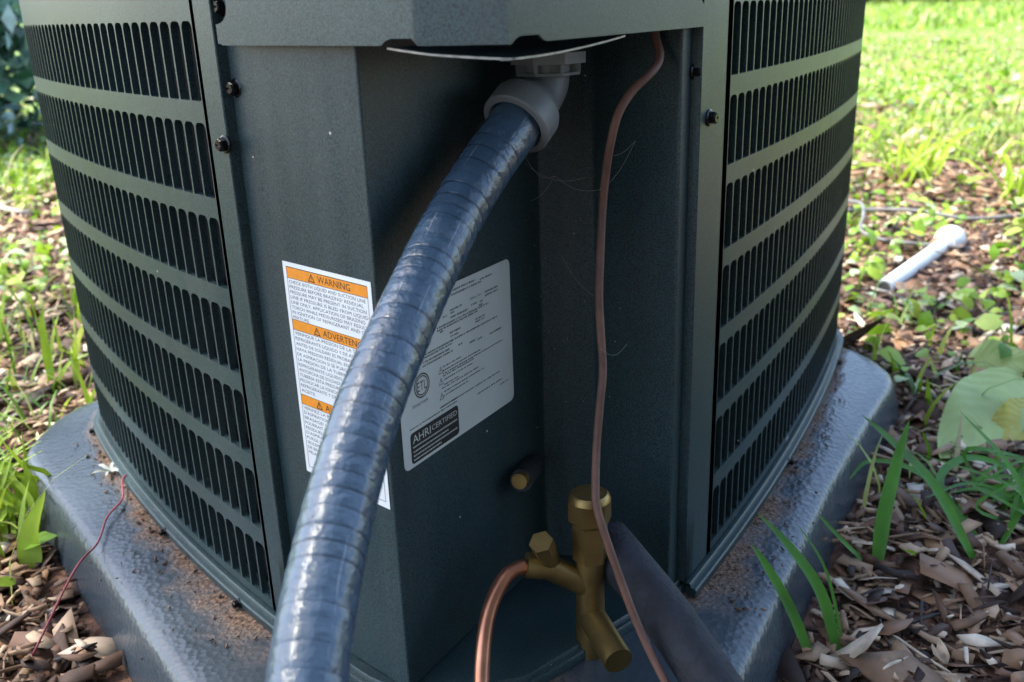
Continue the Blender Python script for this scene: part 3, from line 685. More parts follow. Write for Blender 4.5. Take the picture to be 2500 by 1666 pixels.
def build_conduit():
    fine = catmull(path, 14); L = [0]
    for a, b in zip(fine[:-1], fine[1:]): L.append(L[-1]+(b-a).length)
    step = .0005; pts = []; q = 0.0; i = 0
    while q < L[-1]:
        while L[i+1] < q: i += 1
        t = (q-L[i])/(L[i+1]-L[i]); pts.append(fine[i].lerp(fine[i+1], t)); q += step
    r_j = random.Random(5); rad = []; gro = []; nxt = .045; crease = []
    while nxt < L[-1]: crease.append((nxt, r_j.uniform(.00010, .00042))); nxt += r_j.uniform(.0072, .0102)
    ca = np.array([c[0] for c in crease]); cb = np.array([c[1] for c in crease])
    for k in range(len(pts)):
        s = k*step; r = .01545 + .00004*math.sin(s*2*math.pi/.0105)
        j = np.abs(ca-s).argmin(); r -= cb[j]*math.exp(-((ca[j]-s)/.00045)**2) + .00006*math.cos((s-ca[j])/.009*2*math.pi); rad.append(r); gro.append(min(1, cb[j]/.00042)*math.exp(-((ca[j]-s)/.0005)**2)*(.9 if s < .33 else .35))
    bm = bmesh.new(); gl = bm.verts.layers.float.new('groove'); uvl = bm.loops.layers.uv.new('along'); seg = 40; rings = tube(bm, pts, lambda k: rad[k], seg)
    idx = {}
    for k, rg in enumerate(rings):
        for j, v in enumerate(rg): idx[v] = (j/seg, k*step)
    for f in bm.faces:
        js = [idx[lp.vert] for lp in f.loops]; wrap = max(a for a, _ in js)-min(a for a, _ in js) > .5
        for lp, (a, b) in zip(f.loops, js): lp[uvl].uv = (a+1 if wrap and a < .5 else a, b)
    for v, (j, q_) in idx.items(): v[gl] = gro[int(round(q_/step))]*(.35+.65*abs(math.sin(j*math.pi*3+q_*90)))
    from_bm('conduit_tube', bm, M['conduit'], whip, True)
build_conduit()
def build_elbow():
    # elbow: socket ring facing the conduit, bent neck, flanged lock nut with open webs under the sheet
    ax = (Vector(path[1])-Vector(path[2])).normalized()                      # from the conduit into the fitting
    bm = bmesh.new(); o = Vector(path[1])-ax*.002; m = frame(o, ax)
    lathe(bm, [(.0163, .012), (.0163, .0005), (.0172, -.0006), (.0203, -.0006), (.0212, .0006), (.0212, .0135), (.0200, .0165), (.0150, .0200), (.0135, .024)], m, 40)
    neck0 = o + ax*.016
    neck = catmull([neck0, Vector((.0200, .5760, .3630)), Vector((.0262, .5850, .3725)), Vector((.0272, .5885, .3900))], 8)
    tube(bm, neck, lambda i: .0142-.0012*i/len(neck), 28)
    bmesh.ops.recalc_face_normals(bm, faces=bm.faces)
    e = from_bm('elbow_fitting', bm, M['plastic_grey'], whip); autosmooth(e, 32)
    bm = bmesh.new(); c = Vector((.0272, .5880, 0)); ro, ri = .0228, .0185
    oc = [(math.cos(R(45*k+22)), math.sin(R(45*k+22))) for k in range(8)]
    for z0, z1, r0 in ((.3768, .3785, .0205), (.3835, .3900, .0240)):
        prism(bm, [(c.x+r0*x, c.y+r0*y) for x, y in oc], Matrix.Translation((0, 0, z0)), z1-z0)
    lathe(bm, [(.0150, .3785), (.0150, .3835)], Matrix.Translation((c.x, c.y, 0)), 20)
    for x, y in oc:                                                         # webs between the two flanges at every corner
        p = c + Vector((x, y, 0))*.0205; t = Vector((-y, x, 0)); q = c+Vector((x, y, 0))*.0140
        poly = [p+t*.0012, q+t*.0012, q-t*.0012, p-t*.0012]
        prism(bm, [(v.x, v.y) for v in poly], Matrix.Translation((0, 0, .3785)), .005)
    bmesh.ops.recalc_face_normals(bm, faces=bm.faces)
    from_bm('lock_nut', bm, M['plastic_grey'], e)
build_elbow()
# brown control wire
wp = [(.0990, .6380, .4080), (.0988, .6339, .3960), (.1005, .6256, .3849), (.0976, .6178, .3780), (.0896, .6101, .3713), (.0796, .6020, .3636), (.0707, .5928, .3524), (.0656, .5831, .3402), (.0615, .5765, .3225), (.0585, .5700, .3010), (.0560, .5610, .2725), (.0545, .5540, .2460), (.0550, .5480, .2225), (.0555, .5420, .2020), (.0530, .5345, .1835), (.0500, .5260, .1590), (.0480, .5130, .1390), (.0480, .5060, .1280), (.0520, .4990, .1130), (.0590, .4930, .0910), (.0700, .4830, .060), (.085, .465, .030), (.105, .435, .004), (.120, .40, .004), (.135, .36, -.02), (.15, .30, -.040), (.17, .2, -.042)]
wsc = [.925, .93, .935, .935, .935, .94, .945, .96, .98]
wp = [tuple(Vector((0, 0, CAM_H)).lerp(Vector(p), wsc[i])) if i < 9 else p for i, p in enumerate(wp)]
bm = bmesh.new(); tube(bm, catmull(wp, 6), .00255, 12)
tag(from_bm('control_wire', bm, M['wire'], None, True), 'thin brown control wire hanging down the open recess in front of the brass valve', 'wire')
# insulated suction line and bare copper liquid line leaving the valves
bm = bmesh.new(); tube(bm, catmull([(.0600, .560, .070), (.072, .535, .064), (.092, .500, .050), (.12, .45, .022), (.135, .40, .017), (.16, .30, -.01), (.2, .15, -.03)], 8), .0165, 22)
tag(from_bm('insulated_pipe', bm, M['foam'], None, True), 'black foam insulated pipe lying at the foot of the recess beside the brass valve', 'pipe')
bm = bmesh.new(); tube(bm, catmull([(.004, .528, .074), (-.010, .520, .070), (-.022, .500, .052), (-.026, .470, .022), (-.022, .43, .006), (-.01, .34, .006), (.01, .2, -.035)], 8), .0050, 14)
tag(from_bm('copper_pipe', bm, M['copper'], None, True), 'bare copper pipe curving out of the foot of the recess across the pad', 'pipe')

M['web'] = mat('cobweb', (.22, .22, .2), .6)
bm = bmesh.new(); rw = random.Random(8)
for a, b, sag in [((.0480, .565, .318), (.0120, .600, .322), .006), ((.0560, .566, .310), (.0300, .585, .316), .004), ((.0300, .585, .316), (.0150, .590, .300), .003), ((.060, .574, .330), (.0800, .585, .336), .004), ((.0800, .585, .336), (.0560, .566, .310), .005), ((.0085, .566, .338), (.030, .585, .316), .008), ((.0500, .545, .250), (.034, .60, .262), .004), ((.052, .52, .225), (.075, .58, .205), .006)]:
    a, b = Vector(a), Vector(b); tube(bm, [a.lerp(b, t/8)-Vector((0, 0, sag*math.sin(math.pi*t/8))) for t in range(9)], .00011, 4)
for _ in range(26):
    c = Vector((rw.uniform(.01, .075), 0, rw.uniform(.12, .34))); c.y = .612-abs(c.x-.04)*.7-rw.uniform(0, .012); lathe(bm, [(0, -.0004), (.0004, 0), (0, .0006)], frame(c, (rw.gauss(0, 1), rw.gauss(0, 1), rw.gauss(0, 1))), 5)
tag(from_bm('cobweb', bm, M['web']), kind='stuff')
# white plastic pipe stub with a rounded cap, right background
pv = empty('plastic_pipe', (.75, 1.66, -.03)); tag(pv, 'short white plastic pipe with a rounded cap lying on the mulch', 'pipe')
p0, p1 = Vector((.618, 1.490, -.044)), Vector((.836, 1.748, -.038)); ax = (p1-p0).normalized()
bm = bmesh.new(); m = frame(p0, ax); Lp = (p1-p0).length
lathe(bm, [(.0105, .02), (.0105, 0), (.0134, 0), (.0136, .001), (.0136, Lp)], m, 24); o = from_bm('pipe', bm, M['white_pvc'], pv); autosmooth(o, 40)
bm = bmesh.new(); m = frame(p1-ax*.012, ax); lathe(bm, [(.0138, 0), (.0185, 0), (.0192, .002), (.0192, .006), (.0225, .012), (.0262, .021), (.0280, .033), (.0265, .046), (.0215, .057), (.012, .064), (0, .066)], m, 28); o = from_bm('cap', bm, M['white_pvc'], pv); autosmooth(o, 40)
# loose cables on the ground behind the pipe
bm = bmesh.new(); tube(bm, catmull([(.52, 2.02, -.030), (.746, 2.02, -.028), (.86, 1.965, -.022), (.95, 1.90, -.028), (1.07, 1.89, -.022), (1.3, 1.93, -.030), (1.6, 1.90, -.035)], 10), .0042, 8)
tag(from_bm('ground_cable', bm, M['cable'], None, True), 'long grey cable lying across the mulch behind the white pipe', 'cable')
bm = bmesh.new(); tube(bm, catmull([(.70, 2.10, -.040), (.735, 2.03, -.010), (.742, 1.95, .000), (.715, 1.86, -.004), (.690, 1.80, -.020), (.715, 1.76, -.030), (.79, 1.72, -.034), (.86, 1.70, -.038)], 10), .0034, 8)
tag(from_bm('ground_cable', bm, M['cable'], None, True), 'looped thin grey cable rising from the mulch left of the white pipe cap', 'cable')

# ------------------------------------------------------------------ scattering
def rot_batch(n, yaw, tilt, roll):
    cy, sy = np.cos(yaw), np.sin(yaw); ct, s_t = np.cos(tilt), np.sin(tilt); cr, sr = np.cos(roll), np.sin(roll); o = np.zeros(n); i = np.ones(n)
    Z = np.stack([np.stack([cy, -sy, o], -1), np.stack([sy, cy, o], -1), np.stack([o, o, i], -1)], 1)
    X = np.stack([np.stack([i, o, o], -1), np.stack([o, ct, -s_t], -1), np.stack([o, s_t, ct], -1)], 1)
    Y = np.stack([np.stack([cr, o, sr], -1), np.stack([o, i, o], -1), np.stack([-sr, o, cr], -1)], 1)
    return Z @ X @ Y
def batch_mesh(name, V, F, m, smooth=False):
    """V: (n, k, 3) vertices per copy, F: faces of one copy (all quads or all tris)"""
    n, k, _ = V.shape; F = np.array(F); nf, w = F.shape
    idx = (F[None] + (np.arange(n)*k)[:, None, None]).reshape(-1)
    me = bpy.data.meshes.new(name); me.vertices.add(n*k); me.vertices.foreach_set('co', V.reshape(-1).astype(np.float32))
    me.loops.add(len(idx)); me.loops.foreach_set('vertex_index', idx.astype(np.int32))
    me.polygons.add(n*nf); me.polygons.foreach_set('loop_start', (np.arange(n*nf)*w).astype(np.int32))
    if smooth: me.polygons.foreach_set('use_smooth', np.ones(n*nf, bool))
    me.update(calc_edges=True); return link(name, me, m)
def sector(n, r0, r1, az0, az1, power=1.0, clear=.10):
    """random spots on the ground between two bearings (degrees from +Y)"""
    r = (r0**power + (r1**power-r0**power)*RNG.random(n))**(1/power); a = np.radians(az0+(az1-az0)*RNG.random(n))
    x, y = r*np.sin(a), r*np.cos(a)
    ax_, ay_ = .618, 1.490; bx_, by_ = .876, 1.795; t = np.clip(((x-ax_)*(bx_-ax_)+(y-ay_)*(by_-ay_))/((bx_-ax_)**2+(by_-ay_)**2), 0, 1)
    dp = np.hypot(x-ax_-t*(bx_-ax_), y-ay_-t*(by_-ay_)); near = (x-ax_)*(by_-ay_)-(y-ay_)*(bx_-ax_) > 0
    k = ~in_pad(x, y) & (dp > np.where(near, clear, .02)); return x[k], y[k]
def patch(x, y, f=1.7, ph=0.0):
    return .5+.25*(np.sin(x*f*2.1+ph+1.3*np.sin(y*f*1.3+ph))+np.sin(y*f*2.7-ph+1.1*np.sin(x*f*1.9)))
def chips(n, x, y, size, th, lift=.006, asp=(.18, .5)):
    n = len(x); s = size*np.exp(RNG.normal(0, .45, n)); w = s*RNG.uniform(*asp, n); t = th*RNG.uniform(.5, 1.4, n); bend = s*RNG.normal(0, .07, n)
    base = np.zeros((n, 12, 3)); us = (-.5, 0, .5)
    for i, u in enumerate(us):
        ww = w*(RNG.uniform(.45, 1.15, n) if i != 1 else RNG.uniform(.75, 1.1, n)); sk = s*RNG.normal(0, .10, n) if i != 1 else s*RNG.normal(0, .03, n)
        zz = bend*(u*2)**2
        base[:, i*4+0] = np.stack([u*s+sk, -ww/2, zz+t/2], -1); base[:, i*4+1] = np.stack([u*s-sk, ww/2, zz+t/2], -1)
        base[:, i*4+2] = np.stack([u*s-sk, ww/2, zz-t/2], -1); base[:, i*4+3] = np.stack([u*s+sk, -ww/2, zz-t/2], -1)
    Rm = rot_batch(n, RNG.uniform(0, 6.28, n), RNG.normal(0, .35, n), RNG.normal(0, .30, n))
    V = np.einsum('nij,nkj->nki', Rm, base); V += np.stack([x, y, ground_h(x, y)+lift*RNG.random(n)+t*.4], -1)[:, None]
    F = [(0, 1, 5, 4), (4, 5, 9, 8), (1, 2, 6, 5), (5, 6, 10, 9), (3, 0, 4, 7), (7, 4, 8, 11), (0, 3, 2, 1), (8, 9, 10, 11)]
    return V, F
def blades(x, y, h, w, curl=.5, seg=4, base_z=None):
    n = len(x); h = h*np.exp(RNG.normal(0, .3, n)); w = w*np.exp(RNG.normal(0, .25, n)); yaw = RNG.uniform(0, 6.28, n); lean = np.abs(RNG.normal(.25, .25, n)); cu = np.abs(RNG.normal(curl, .45, n))
    z = ground_h(x, y)-.003 if base_z is None else base_z
    V = np.zeros((n, 2*(seg+1), 3)); px = np.zeros(n); pz = np.zeros(n)
    for i in range(seg+1):
        u = i/seg; wd = w*(1-u**2.2)*.5*(.55+.45*min(1, u*4)) if i < seg else w*.02
        for sd_ in (0, 1):
            sg = -1 if sd_ == 0 else 1
            V[:, 2*i+sd_] = np.stack([x+px*np.cos(yaw)-sg*wd*np.sin(yaw), y+px*np.sin(yaw)+sg*wd*np.cos(yaw), z+pz], -1)
        th = lean+cu*u*1.6; px = px+np.sin(th)*h/seg; pz = pz+np.cos(th)*h/seg
    return V, [(2*i, 2*i+1, 2*i+3, 2*i+2) for i in range(seg)]
def leaves(x, y, size, lift, tilt=.5):
    n = len(x); s = size*np.exp(RNG.normal(0, .35, n)); w = s*RNG.uniform(.45, .8, n); f = RNG.uniform(.05, .3, n)*w
    T = np.zeros((n, 8, 3)); st = [(-.5, .08), (-.2, .9), (.15, 1.0), (.5, .05)]
    for i, (u, k) in enumerate(st):
        for j, sg in enumerate((-1, 1)): T[:, 2*i+j] = np.stack([u*s, sg*w*.5*k, f*k-.25*s*u*u], -1)
    Rm = rot_batch(n, RNG.uniform(0, 6.28, n), RNG.normal(0, tilt, n), RNG.normal(0, tilt, n))
    V = np.einsum('nij,nkj->nki', Rm, T); V += np.stack([x, y, ground_h(x, y)+lift*RNG.random(n)+.004], -1)[:, None]
    return V, [(0, 1, 3, 2), (2, 3, 5, 4), (4, 5, 7, 6)]

# mulch: bark chips and crumbs, thinning out towards the lawn
x, y = sector(84000, .42, 4.6, -62, 62, 1.5, .03); keep = RNG.random(len(x)) < np.clip(1.15-.16*np.hypot(x, y), .25, 1)
V, F = chips(0, x[keep], y[keep], .0165, .0020, .012); tag(batch_mesh('mulch', V, F, M['chips']), kind='stuff')
x, y = sector(26000, .42, 4.6, -62, 62, 1.5, .03); V, F = chips(0, x, y, .018, .0005, .012, (.35, .8)); tag(batch_mesh('leaf_fragments', V, F, M['dry_leaf']), kind='stuff')
x, y = sector(12000, .45, 3.6, -62, 62, 1.5); V, F = chips(0, x, y, .034, .0016, .014, (.03, .07)); tag(batch_mesh('twigs', V, F, M['chips']), kind='stuff')
x, y = sector(26000, .40, 2.2, -62, 62, 1.6); V, F = chips(0, x, y, .006, .0025, .004); tag(batch_mesh('soil_crumbs', V, F, M['soil_dark']), kind='stuff')
# low weeds in the mulch
x, y = sector(34000, .75, 5.5, -60, 60, 1.4); p = patch(x, y); d = np.hypot(x, y); keep = RNG.random(len(x)) < np.clip((p-.36)*2.6, 0, 1)*np.clip((d-.7)*1.0, .08, 1)
V, F = leaves(x[keep], y[keep], .022, .035); tag(batch_mesh('weeds', V, F, M['weed']), kind='stuff')
# grass: denser with distance, solid lawn beyond about four metres
x, y = sector(44000, .80, 5.0, -62, 62, 1.6); p = patch(x, y, 1.3, 2.0); d = np.hypot(x, y); keep = RNG.random(len(x)) < np.clip((p-.40+.25*(x < -.4))*2.2, 0, 1)*np.clip((d-.8)*.8+.25*(x < -.4), .07, 1)
V, F = blades(x[keep], y[keep], .075, .0055, .7); tag(batch_mesh('grass', V, F, M['grass']), kind='stuff')
x, y = sector(90000, 2.9, 13, -48, 48, .9); p = patch(x, y, 1.1, .7); keep = RNG.random(len(x)) < np.clip(p*1.5+np.hypot(x, y)*.06-.5, .08, 1); x, y = x[keep], y[keep]; V, F = blades(x, y, .062, .0075, .8, 3); tag(batch_mesh('lawn', V, F, M['grass']), kind='stuff')
x, y = sector(60000, 3.2, 14, -48, 48, .9); p = patch(x, y, .8, 3.1); keep = RNG.random(len(x)) < np.clip(p*1.6-.25, .08, 1); x, y = x[keep], y[keep]; V, F = leaves(x, y, .030, .045, .45); tag(batch_mesh('clover', V, F, M['weed']), kind='stuff')
x, y = sector(26000, 11.5, 27, 8, 46, 1.0); V, F = blades(x, y, .11, .022, .8, 2); tag(batch_mesh('far_grass', V, F, M['grass']), kind='stuff')
x, y = sector(22000, 2.2, 10, -48, 48, 1.0); V, F = chips(0, x, y, .035, .003, .03); tag(batch_mesh('leaf_litter', V, F, M['dry_leaf']), kind='stuff')
# debris on the pad close to the pan
def pad_crumbs():
    xs, ys = [], []
    for st, L, n in ((SL, .45, 150), (SR, .5, 200)):
        for _ in range(n):
            s = random.random()*L; p = st.at(s, 0, -(.010+abs(random.gauss(0, .010 + (.018 if s < .2 else 0))))); xs.append(p.x); ys.append(p.y)
    x, y = np.array(xs), np.array(ys); k = in_pad(x, y); x, y = x[k], y[k]
    V, F = chips(0, x, y, .0020, .0012, .0); V[:, :, 2] += (.0008-ground_h(x, y))[:, None]
    tag(batch_mesh('pad_debris', V, F, M['soil_dark']), kind='stuff')
pad_crumbs()

# ------------------------------------------------------------------ plants one can point at
def blade_obj(name, pts, w, m, parent=None, fold=.25):
    P = catmull(pts, 6); n = len(P); V, F = [], []
    for i, p in enumerate(P):
        t = (P[min(i+1, n-1)]-P[max(i-1, 0)]).normalized(); u = i/(n-1)
        sd_ = t.cross(Vector((0, -.6, .8))).normalized(); nm = sd_.cross(t).normalized(); ww = w*.5*(1-u**3)*(.6+.4*min(1, u*5))+.0002
        V += [p-sd_*ww, p-nm*ww*fold, p+sd_*ww]
    for i in range(n-1):
        for j in (0, 1): F.append((3*i+j, 3*i+j+1, 3*i+4+j, 3*i+3+j))
    return from_data(name, V, F, m, parent, True)
def tuft(loc, label, specs, m=None):
    e = empty('grass_tuft', loc); tag(e, label, 'grass', 'grass tufts around the pad')
    for pts, w in specs: blade_obj('blade', [Vector(loc)+Vector(p) for p in pts], w, m or M['blade'], e)
    return e
tuft((.305, .690, -.052), 'upright broad green grass blade standing beside the right side of the pad', [([(0, 0, 0), (.010, .02, .045), (.030, .05, .085), (.045, .07, .110)], .0125), ([(0, 0, 0), (-.03, .01, .03), (-.05, .03, .05)], .004)])
tuft((.395, .700, -.052), 'grass tuft with long arching blades in the bottom right of the view', [([(0, 0, 0), (-.02, .05, .05), (-.045, .10, .075), (-.06, .13, .085)], .0095), ([(.02, .03, 0), (.0, .08, .035), (.04, .11, .045), (.09, .10, .030), (.13, .08, .0)], .0075), ([(.03, .02, 0), (.07, .05, .05), (.10, .09, .09)], .006), ([(.06, .0, 0), (.05, .05, .06), (.03, .12, .09)], .006), ([(.03, .05, 0), (-.01, .10, .035), (-.05, .12, .04), (-.08, .10, .028)], .0055), ([(.07, .03, 0), (.10, .08, .05), (.15, .10, .05)], .006)])
tuft((.235, .575, -.052), 'pair of green blades leaning over the right edge of the pad', [([(0, 0, 0), (-.012, .018, .050), (-.030, .045, .075), (-.048, .068, .090)], .0090), ([(-.02, -.01, 0), (-.035, .015, .040), (-.050, .035, .066), (-.058, .046, .076)], .0080), ([(.005, 0, 0), (-.005, .03, .06), (-.02, .06, .085)], .0022)])
tuft((-.500, .800, -.052), 'dense bright grass tuft at the left corner of the pad', [([(random.uniform(-.05, .04), random.uniform(-.05, .04), 0), (random.uniform(-.06, .05), random.uniform(-.03, .03), .05), (random.uniform(-.09, .06), random.uniform(-.03, .03), random.uniform(.075, .125))], random.uniform(.004, .008)) for _ in range(34)], M['grass'])
tuft((.47, .77, -.052), 'low tuft of thin green blades beneath the yellowing leaf', [([(random.uniform(-.05, .05), random.uniform(-.05, .05), 0), (random.uniform(-.06, .06), random.uniform(-.04, .04), random.uniform(.03, .06)), (random.uniform(-.10, .10), random.uniform(-.05, .05), random.uniform(.03, .07))], random.uniform(.003, .005)) for _ in range(18)])
tuft((-.590, .900, -.052), 'bright grass tuft at the far left edge of the view behind the pad corner', [([(random.uniform(-.06, .04), random.uniform(-.06, .06), 0), (random.uniform(-.06, .05), random.uniform(-.05, .05), .05), (random.uniform(-.09, .06), random.uniform(-.05, .05), random.uniform(.06, .11))], random.uniform(.004, .008)) for _ in range(30)], M['grass'])
tuft((-.440, .735, -.052), 'short pointed light green blades at the left edge of the pad', [([(0, 0, 0), (.0, .01, .035), (.02, .015, .075)], .022), ([(-.03, .01, 0), (-.035, .01, .04), (-.04, .02, .07)], .010), ([(-.05, .0, 0), (-.06, .0, .05), (-.05, .01, .09)], .007)], M['grass'])
tuft((-.62, 1.18, -.052), 'single tall green blade rising from the mulch left of the cabinet', [([(0, 0, 0), (.002, 0, .05), (.004, 0, .095), (.012, 0, .125)], .012), ([(0, 0, 0), (.03, 0, .04), (.06, .01, .05)], .007)], M['grass'])
for i, (a, b, lab) in enumerate([(.74, 2.35, 'spreading bright green grass clump just right of the cabinet'), (1.02, 2.42, 'bright green grass clump behind the white pipe and cable'), (1.18, 2.10, 'grass clump with long drooping blades near the right edge'), (.98, 1.38, 'sparse pale grass clump in front of the white pipe'), (.80, 1.16, 'grass clump behind the broad leafed weed')]):
    rnd = random.Random(40+i); sp = []
    for _ in range(22 if i < 3 else 9):
        az = rnd.uniform(0, 6.28); r = rnd.uniform(.06, .26) if i < 3 else rnd.uniform(.05, .15); hh = rnd.uniform(.06, .15) if i < 3 else rnd.uniform(.03, .09); q = Vector((math.cos(az), math.sin(az), 0)); o_ = Vector((rnd.uniform(-.06, .06), rnd.uniform(-.06, .06), 0))
        sp.append(([o_, o_+q*r*.35+Vector((0, 0, hh*.8)), o_+q*r*.7+Vector((0, 0, hh)), o_+q*r+Vector((0, 0, hh*.55))], rnd.uniform(.008, .015)))
    tuft((a, b, -.055), lab, sp, M['grass'])

def broad_leaf(base, tip, width, m, parent, up_=Vector((-.25, -.62, .74)), droop=.007, name='leaf', wave=.004):
    base, tip = Vector(base), Vector(tip); ax = tip-base; L = ax.length; ax.normalize(); sd_ = ax.cross(up_).normalized(); nm = sd_.cross(ax).normalized()
    nu_, nv = 64, 16; V, F = [], []
    for i in range(nu_+1):
        u = i/nu_; prof = (math.sin(math.pi*min(1, u**.72))**.75)*(1 if u < .97 else .6)
        for j in range(nv+1):
            v = j/nv*2-1; a = abs(v)
            vein = .0016*math.cos((u*9-a*2.2)*2*math.pi)*a*(1-a*.4)
            V.append(base+ax*(u*L+a*.10*L*(u-.35))+sd_*(v*width*.5*prof)+nm*(a*width*.035*prof-droop*(u*2-1)**2+vein+wave*a*math.sin(u*11+v*2)))
    for i in range(nu_):
        for j in range(nv): k = i*(nv+1)+j; F.append((k, k+1, k+nv+2, k+nv+1))
    return from_data(name, V, F, m, parent, True)
bw = empty('broadleaf_weed', (.64, 1.10, -.052)); tag(bw, 'weed with large pale green heart shaped leaves right of the pad', 'plant')
broad_leaf((.588, 1.003, -.002), (.449, .880, -.034), .084, M['broad'], bw)
broad_leaf((.575, 1.105, -.022), (.640, 1.075, -.018), .055, M['broad'], bw)
broad_leaf((.600, .950, -.022), (.505, .905, -.030), .055, M['yellow_leaf'], bw)
bm = bmesh.new()
for a in ([(.66, 1.09, -.055), (.63, 1.05, -.012), (.588, 1.003, -.002)], [(.66, 1.09, -.055), (.62, 1.12, -.03), (.575, 1.105, -.022)], [(.66, 1.09, -.055), (.64, 1.0, -.035), (.600, .950, -.022)]): tube(bm, catmull(a, 5), .0014, 6)
from_bm('stem', bm, M['red_stem'], bw, True)
rv = bpy.data.meshes.new('red_vine'); bm = bmesh.new()
tube(bm, catmull([(-.362, .822, .006), (-.372, .800, .008), (-.360, .765, .005), (-.360, .730, .006), (-.353, .690, .004), (-.355, .650, .004), (-.375, .60, -.04)], 8), .0009, 7)
bm.to_mesh(rv); bm.free(); tag(link('red_vine', rv, M['red_stem'], None, True), 'thin red vine stem lying across the left side of the pad', 'vine')
dl = empty('dried_sprig', (-.395, .825, .002)); tag(dl, 'small pale dried sprig lying on the left of the pad', 'sprig')
M['pale'] = mat('pale_dried_leaf', (.34, .37, .33), .7, noise=(80, .2))
for a in (20, 95, 150, 215, 280, 330):
    q = Vector((math.cos(R(a)), math.sin(R(a)), 0)); b0 = Vector((-.395, .825, .003))
    blade_obj('leaf', [b0, b0+q*.009+Vector((0, 0, .004)), b0+q*.017+Vector((0, 0, .003))], .0032, M['pale'], dl)

# fallen leaves near the pad, one by one
src = broad_leaf((0, -.022, 0), (0, .026, 0), .026, M['dry_leaf'], None, Vector((0, 0, 1)), .006, 'fallen_leaf')
k = 0; spots = []
while len(spots) < 46:
    a = R(random.choice([random.uniform(19, 33), random.uniform(-33, -26), random.uniform(24, 33)])); r = random.uniform(.72, 2.6) if a > 0 else random.uniform(.95, 2.6); px, py = r*math.sin(a), r*math.cos(a)
    if not in_pad(np.array([px]), np.array([py]))[0]: spots.append((px, py))
for i, (px, py) in enumerate(spots):
    o = src if i == 0 else src.copy()
    if i: col.objects.link(o)
    o.location = (px, py, float(ground_h(np.array(px), np.array(py)))+.012); o.rotation_euler = (random.gauss(0, .3), random.gauss(0, .3), random.uniform(0, 6.28)); s = random.uniform(.6, 1.35); o.scale = (s, s*random.uniform(.9, 1.2), s)
    tag(o, 'small dry brown fallen leaf lying on the bark mulch', 'fallen leaf', 'fallen leaves on the mulch')

# ------------------------------------------------------------------ unseen house wall, added behind and right of the viewer to darken the recess
M['siding'] = mat('shade_wall_siding', (.075, .085, .085), .7, noise=(6, .2), bump=(90, .3, .002))
M['brick_base'] = mat('concrete_footing', (.2, .19, .18), .85, noise=(12, .25), bump=(60, .5, .004))
def house():
    e = empty('added_house_wall', (1.3, .3, GZ)); tag(e, 'unseen lap sided house wall added beside the viewer to shade the recess', 'wall')
    t = Vector((.643, .766, 0)); n = Vector((-.766, .643, 0)); o = Vector((.74, -.62, GZ)) - t*3.4
    m = Matrix(((t.x, 0, n.x, o.x), (t.y, 0, n.y, o.y), (0, 1, 0, o.z), (0, 0, 0, 1))); Lw = 4.3
    bm = bmesh.new(); prism(bm, [(0, -.05), (Lw, -.05), (Lw, .30), (0, .30)], m @ Matrix.Translation((0, 0, -.25)), .24); from_bm('footing', bm, M['brick_base'], e)
    me = bpy.data.meshes.new('siding_board'); bm = bmesh.new(); prism(bm, [(0, 0), (Lw, 0), (Lw, .19), (0, .19)], Matrix(((1, 0, 0, 0), (0, .998, .06, 0), (0, -.06, .998, 0), (0, 0, 0, 1))), .016); bm.to_mesh(me); bm.free(); me.materials.append(M['siding'])
    for k in range(16):
        b = bpy.data.objects.new('siding_board', me); col.objects.link(b); b.parent = e; b.matrix_parent_inverse = Matrix.Translation(e.location).inverted(); b.matrix_basis = m @ Matrix.Translation((0, .30+k*.165, 0))
    bm = bmesh.new(); prism(bm, [(-.3, 2.95), (Lw+.3, 2.95), (Lw+.3, 3.10), (-.3, 3.10)], m @ Matrix.Translation((0, 0, -.3)), .85); from_bm('eave', bm, M['siding'], e)
house()

# ------------------------------------------------------------------ background planting
def foliage(name, centre, rad, n, size, m, parent):
    d = RNG.normal(0, 1, (n, 3)); d /= np.linalg.norm(d, axis=1)[:, None]; r = RNG.random(n)**.45
    lump = 1+.25*np.sin(d[:, 0]*5+1)*np.sin(d[:, 1]*6)+.2*np.sin(d[:, 2]*7+d[:, 0]*4)
    P = np.array(centre)+d*(r*lump)[:, None]*np.array(rad); P = P[P[:, 2] > GZ+.02]; n = len(P)
    s = size*np.exp(RNG.normal(0, .3, n)); T = np.zeros((n, 4, 3)); T[:, 0, 0] = -s*.5; T[:, 1, 1] = -s*.28; T[:, 2, 0] = s*.5; T[:, 3, 1] = s*.28; T[:, 1, 2] = T[:, 3, 2] = s*.08
    Rm = rot_batch(n, RNG.uniform(0, 6.28, n), RNG.normal(0, .8, n), RNG.normal(0, .8, n)); V = np.einsum('nij,nkj->nki', Rm, T)+P[:, None]
    o = batch_mesh(name, V, [(0, 1, 2, 3)], m); o.parent = parent; o.matrix_parent_inverse = Matrix.Translation(parent.location).inverted(); return o
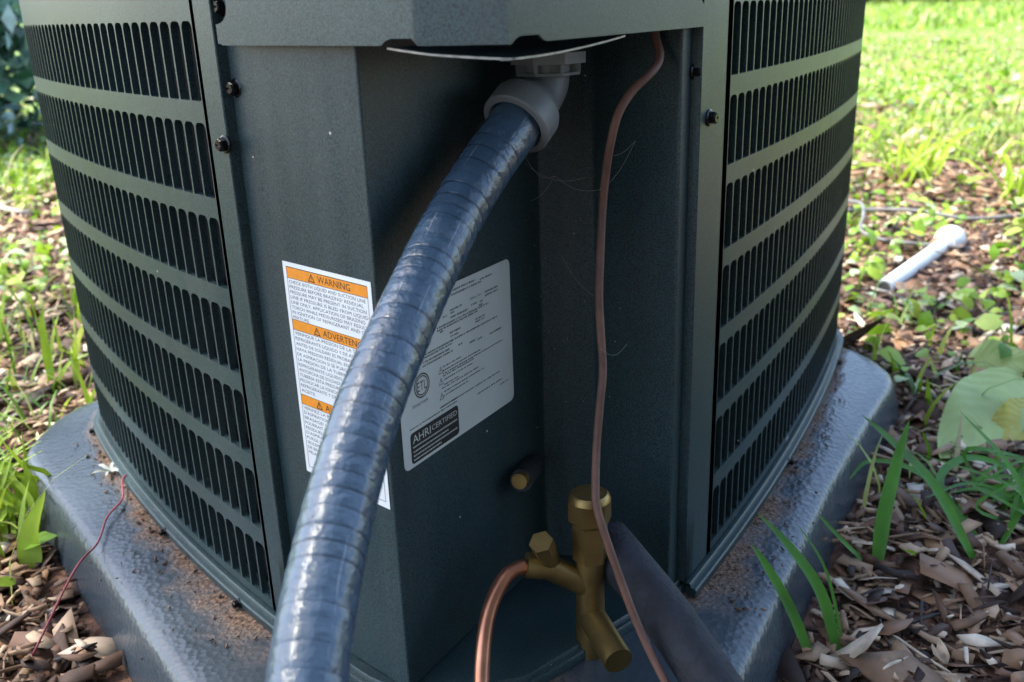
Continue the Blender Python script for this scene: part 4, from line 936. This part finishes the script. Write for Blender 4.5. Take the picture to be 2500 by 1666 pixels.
def bush(x, y, rad, n, size, m, label, h=None, group=None, name='shrub'):
    h = h or rad; e = empty(name, (x, y, GZ)); tag(e, label, 'shrub', group)
    foliage('foliage', (x, y, float(ground_h(np.array(x), np.array(y)))+h*.75), (rad, rad, h), n, size, m, e)
    bm = bmesh.new()
    for k in range(5):
        a = random.uniform(0, 6.28); tube(bm, catmull([(x+.04*math.cos(a), y+.04*math.sin(a), GZ-.02), (x+rad*.3*math.cos(a), y+rad*.3*math.sin(a), GZ+h*.6), (x+rad*.55*math.cos(a), y+rad*.55*math.sin(a), GZ+h*1.25)], 5), lambda i: .018*rad*(1-i/14), 7)
    from_bm('stem', bm, M['bark'], e, True)
bush(-2.35, 3.95, .85, 7000, .085, M['shrub'], 'dark glossy shrub behind the left side of the cabinet', .9)
for i, (hx, hy, hr, lab) in enumerate([(7.5, 22.5, 1.9, 'far hedge shrub closest to the right edge of the cabinet'), (10.6, 22.0, 2.1, 'far hedge shrub at the lawn edge, second from the cabinet'), (13.8, 22.6, 2.0, 'far hedge shrub at the lawn edge, rightmost in the view')]):
    bush(hx, hy, hr, 5000, .22, M['hedge'], lab, hr*.9, 'shrubs along the far edge of the lawn')

# unseen tree, added to shade the unit; its crown hangs above the view
tree = empty('added_shade_tree', (-3.6, -.5, GZ)); tag(tree, 'unseen broad leafed tree added at the left to shade the cabinet', 'tree')
bm = bmesh.new(); tb = Vector((-3.6, -.5, GZ-.1))
tube(bm, catmull([tb, tb+Vector((.1, .05, 1.2)), tb+Vector((.15, .2, 2.6)), tb+Vector((.4, .5, 4.4)), tb+Vector((.6, .8, 6.2))], 6), lambda i: .17-.0055*i, 14)
for k in range(9):
    a = R(40*k+10); st0 = tb+Vector((.2, .3, 2.8+.35*k)); q = Vector((math.cos(a), math.sin(a), .45)); tube(bm, catmull([st0, st0+q*.8, st0+q*1.7+Vector((0, 0, .2))], 5), lambda i: .06-.004*i, 8)
from_bm('trunk', bm, M['bark'], tree, True)
for k, (qx, qy, qz, qr) in enumerate([(-3.0, .1, 4.6, 1.7), (-2.2, 1.1, 4.9, 1.5), (-3.6, 1.2, 5.2, 1.6), (-2.6, -.7, 5.4, 1.6), (-3.2, .5, 6.2, 1.5)]):
    foliage('crown', (qx, qy, qz), (qr, qr, qr*.75), 800, .16, M['hedge'], tree)
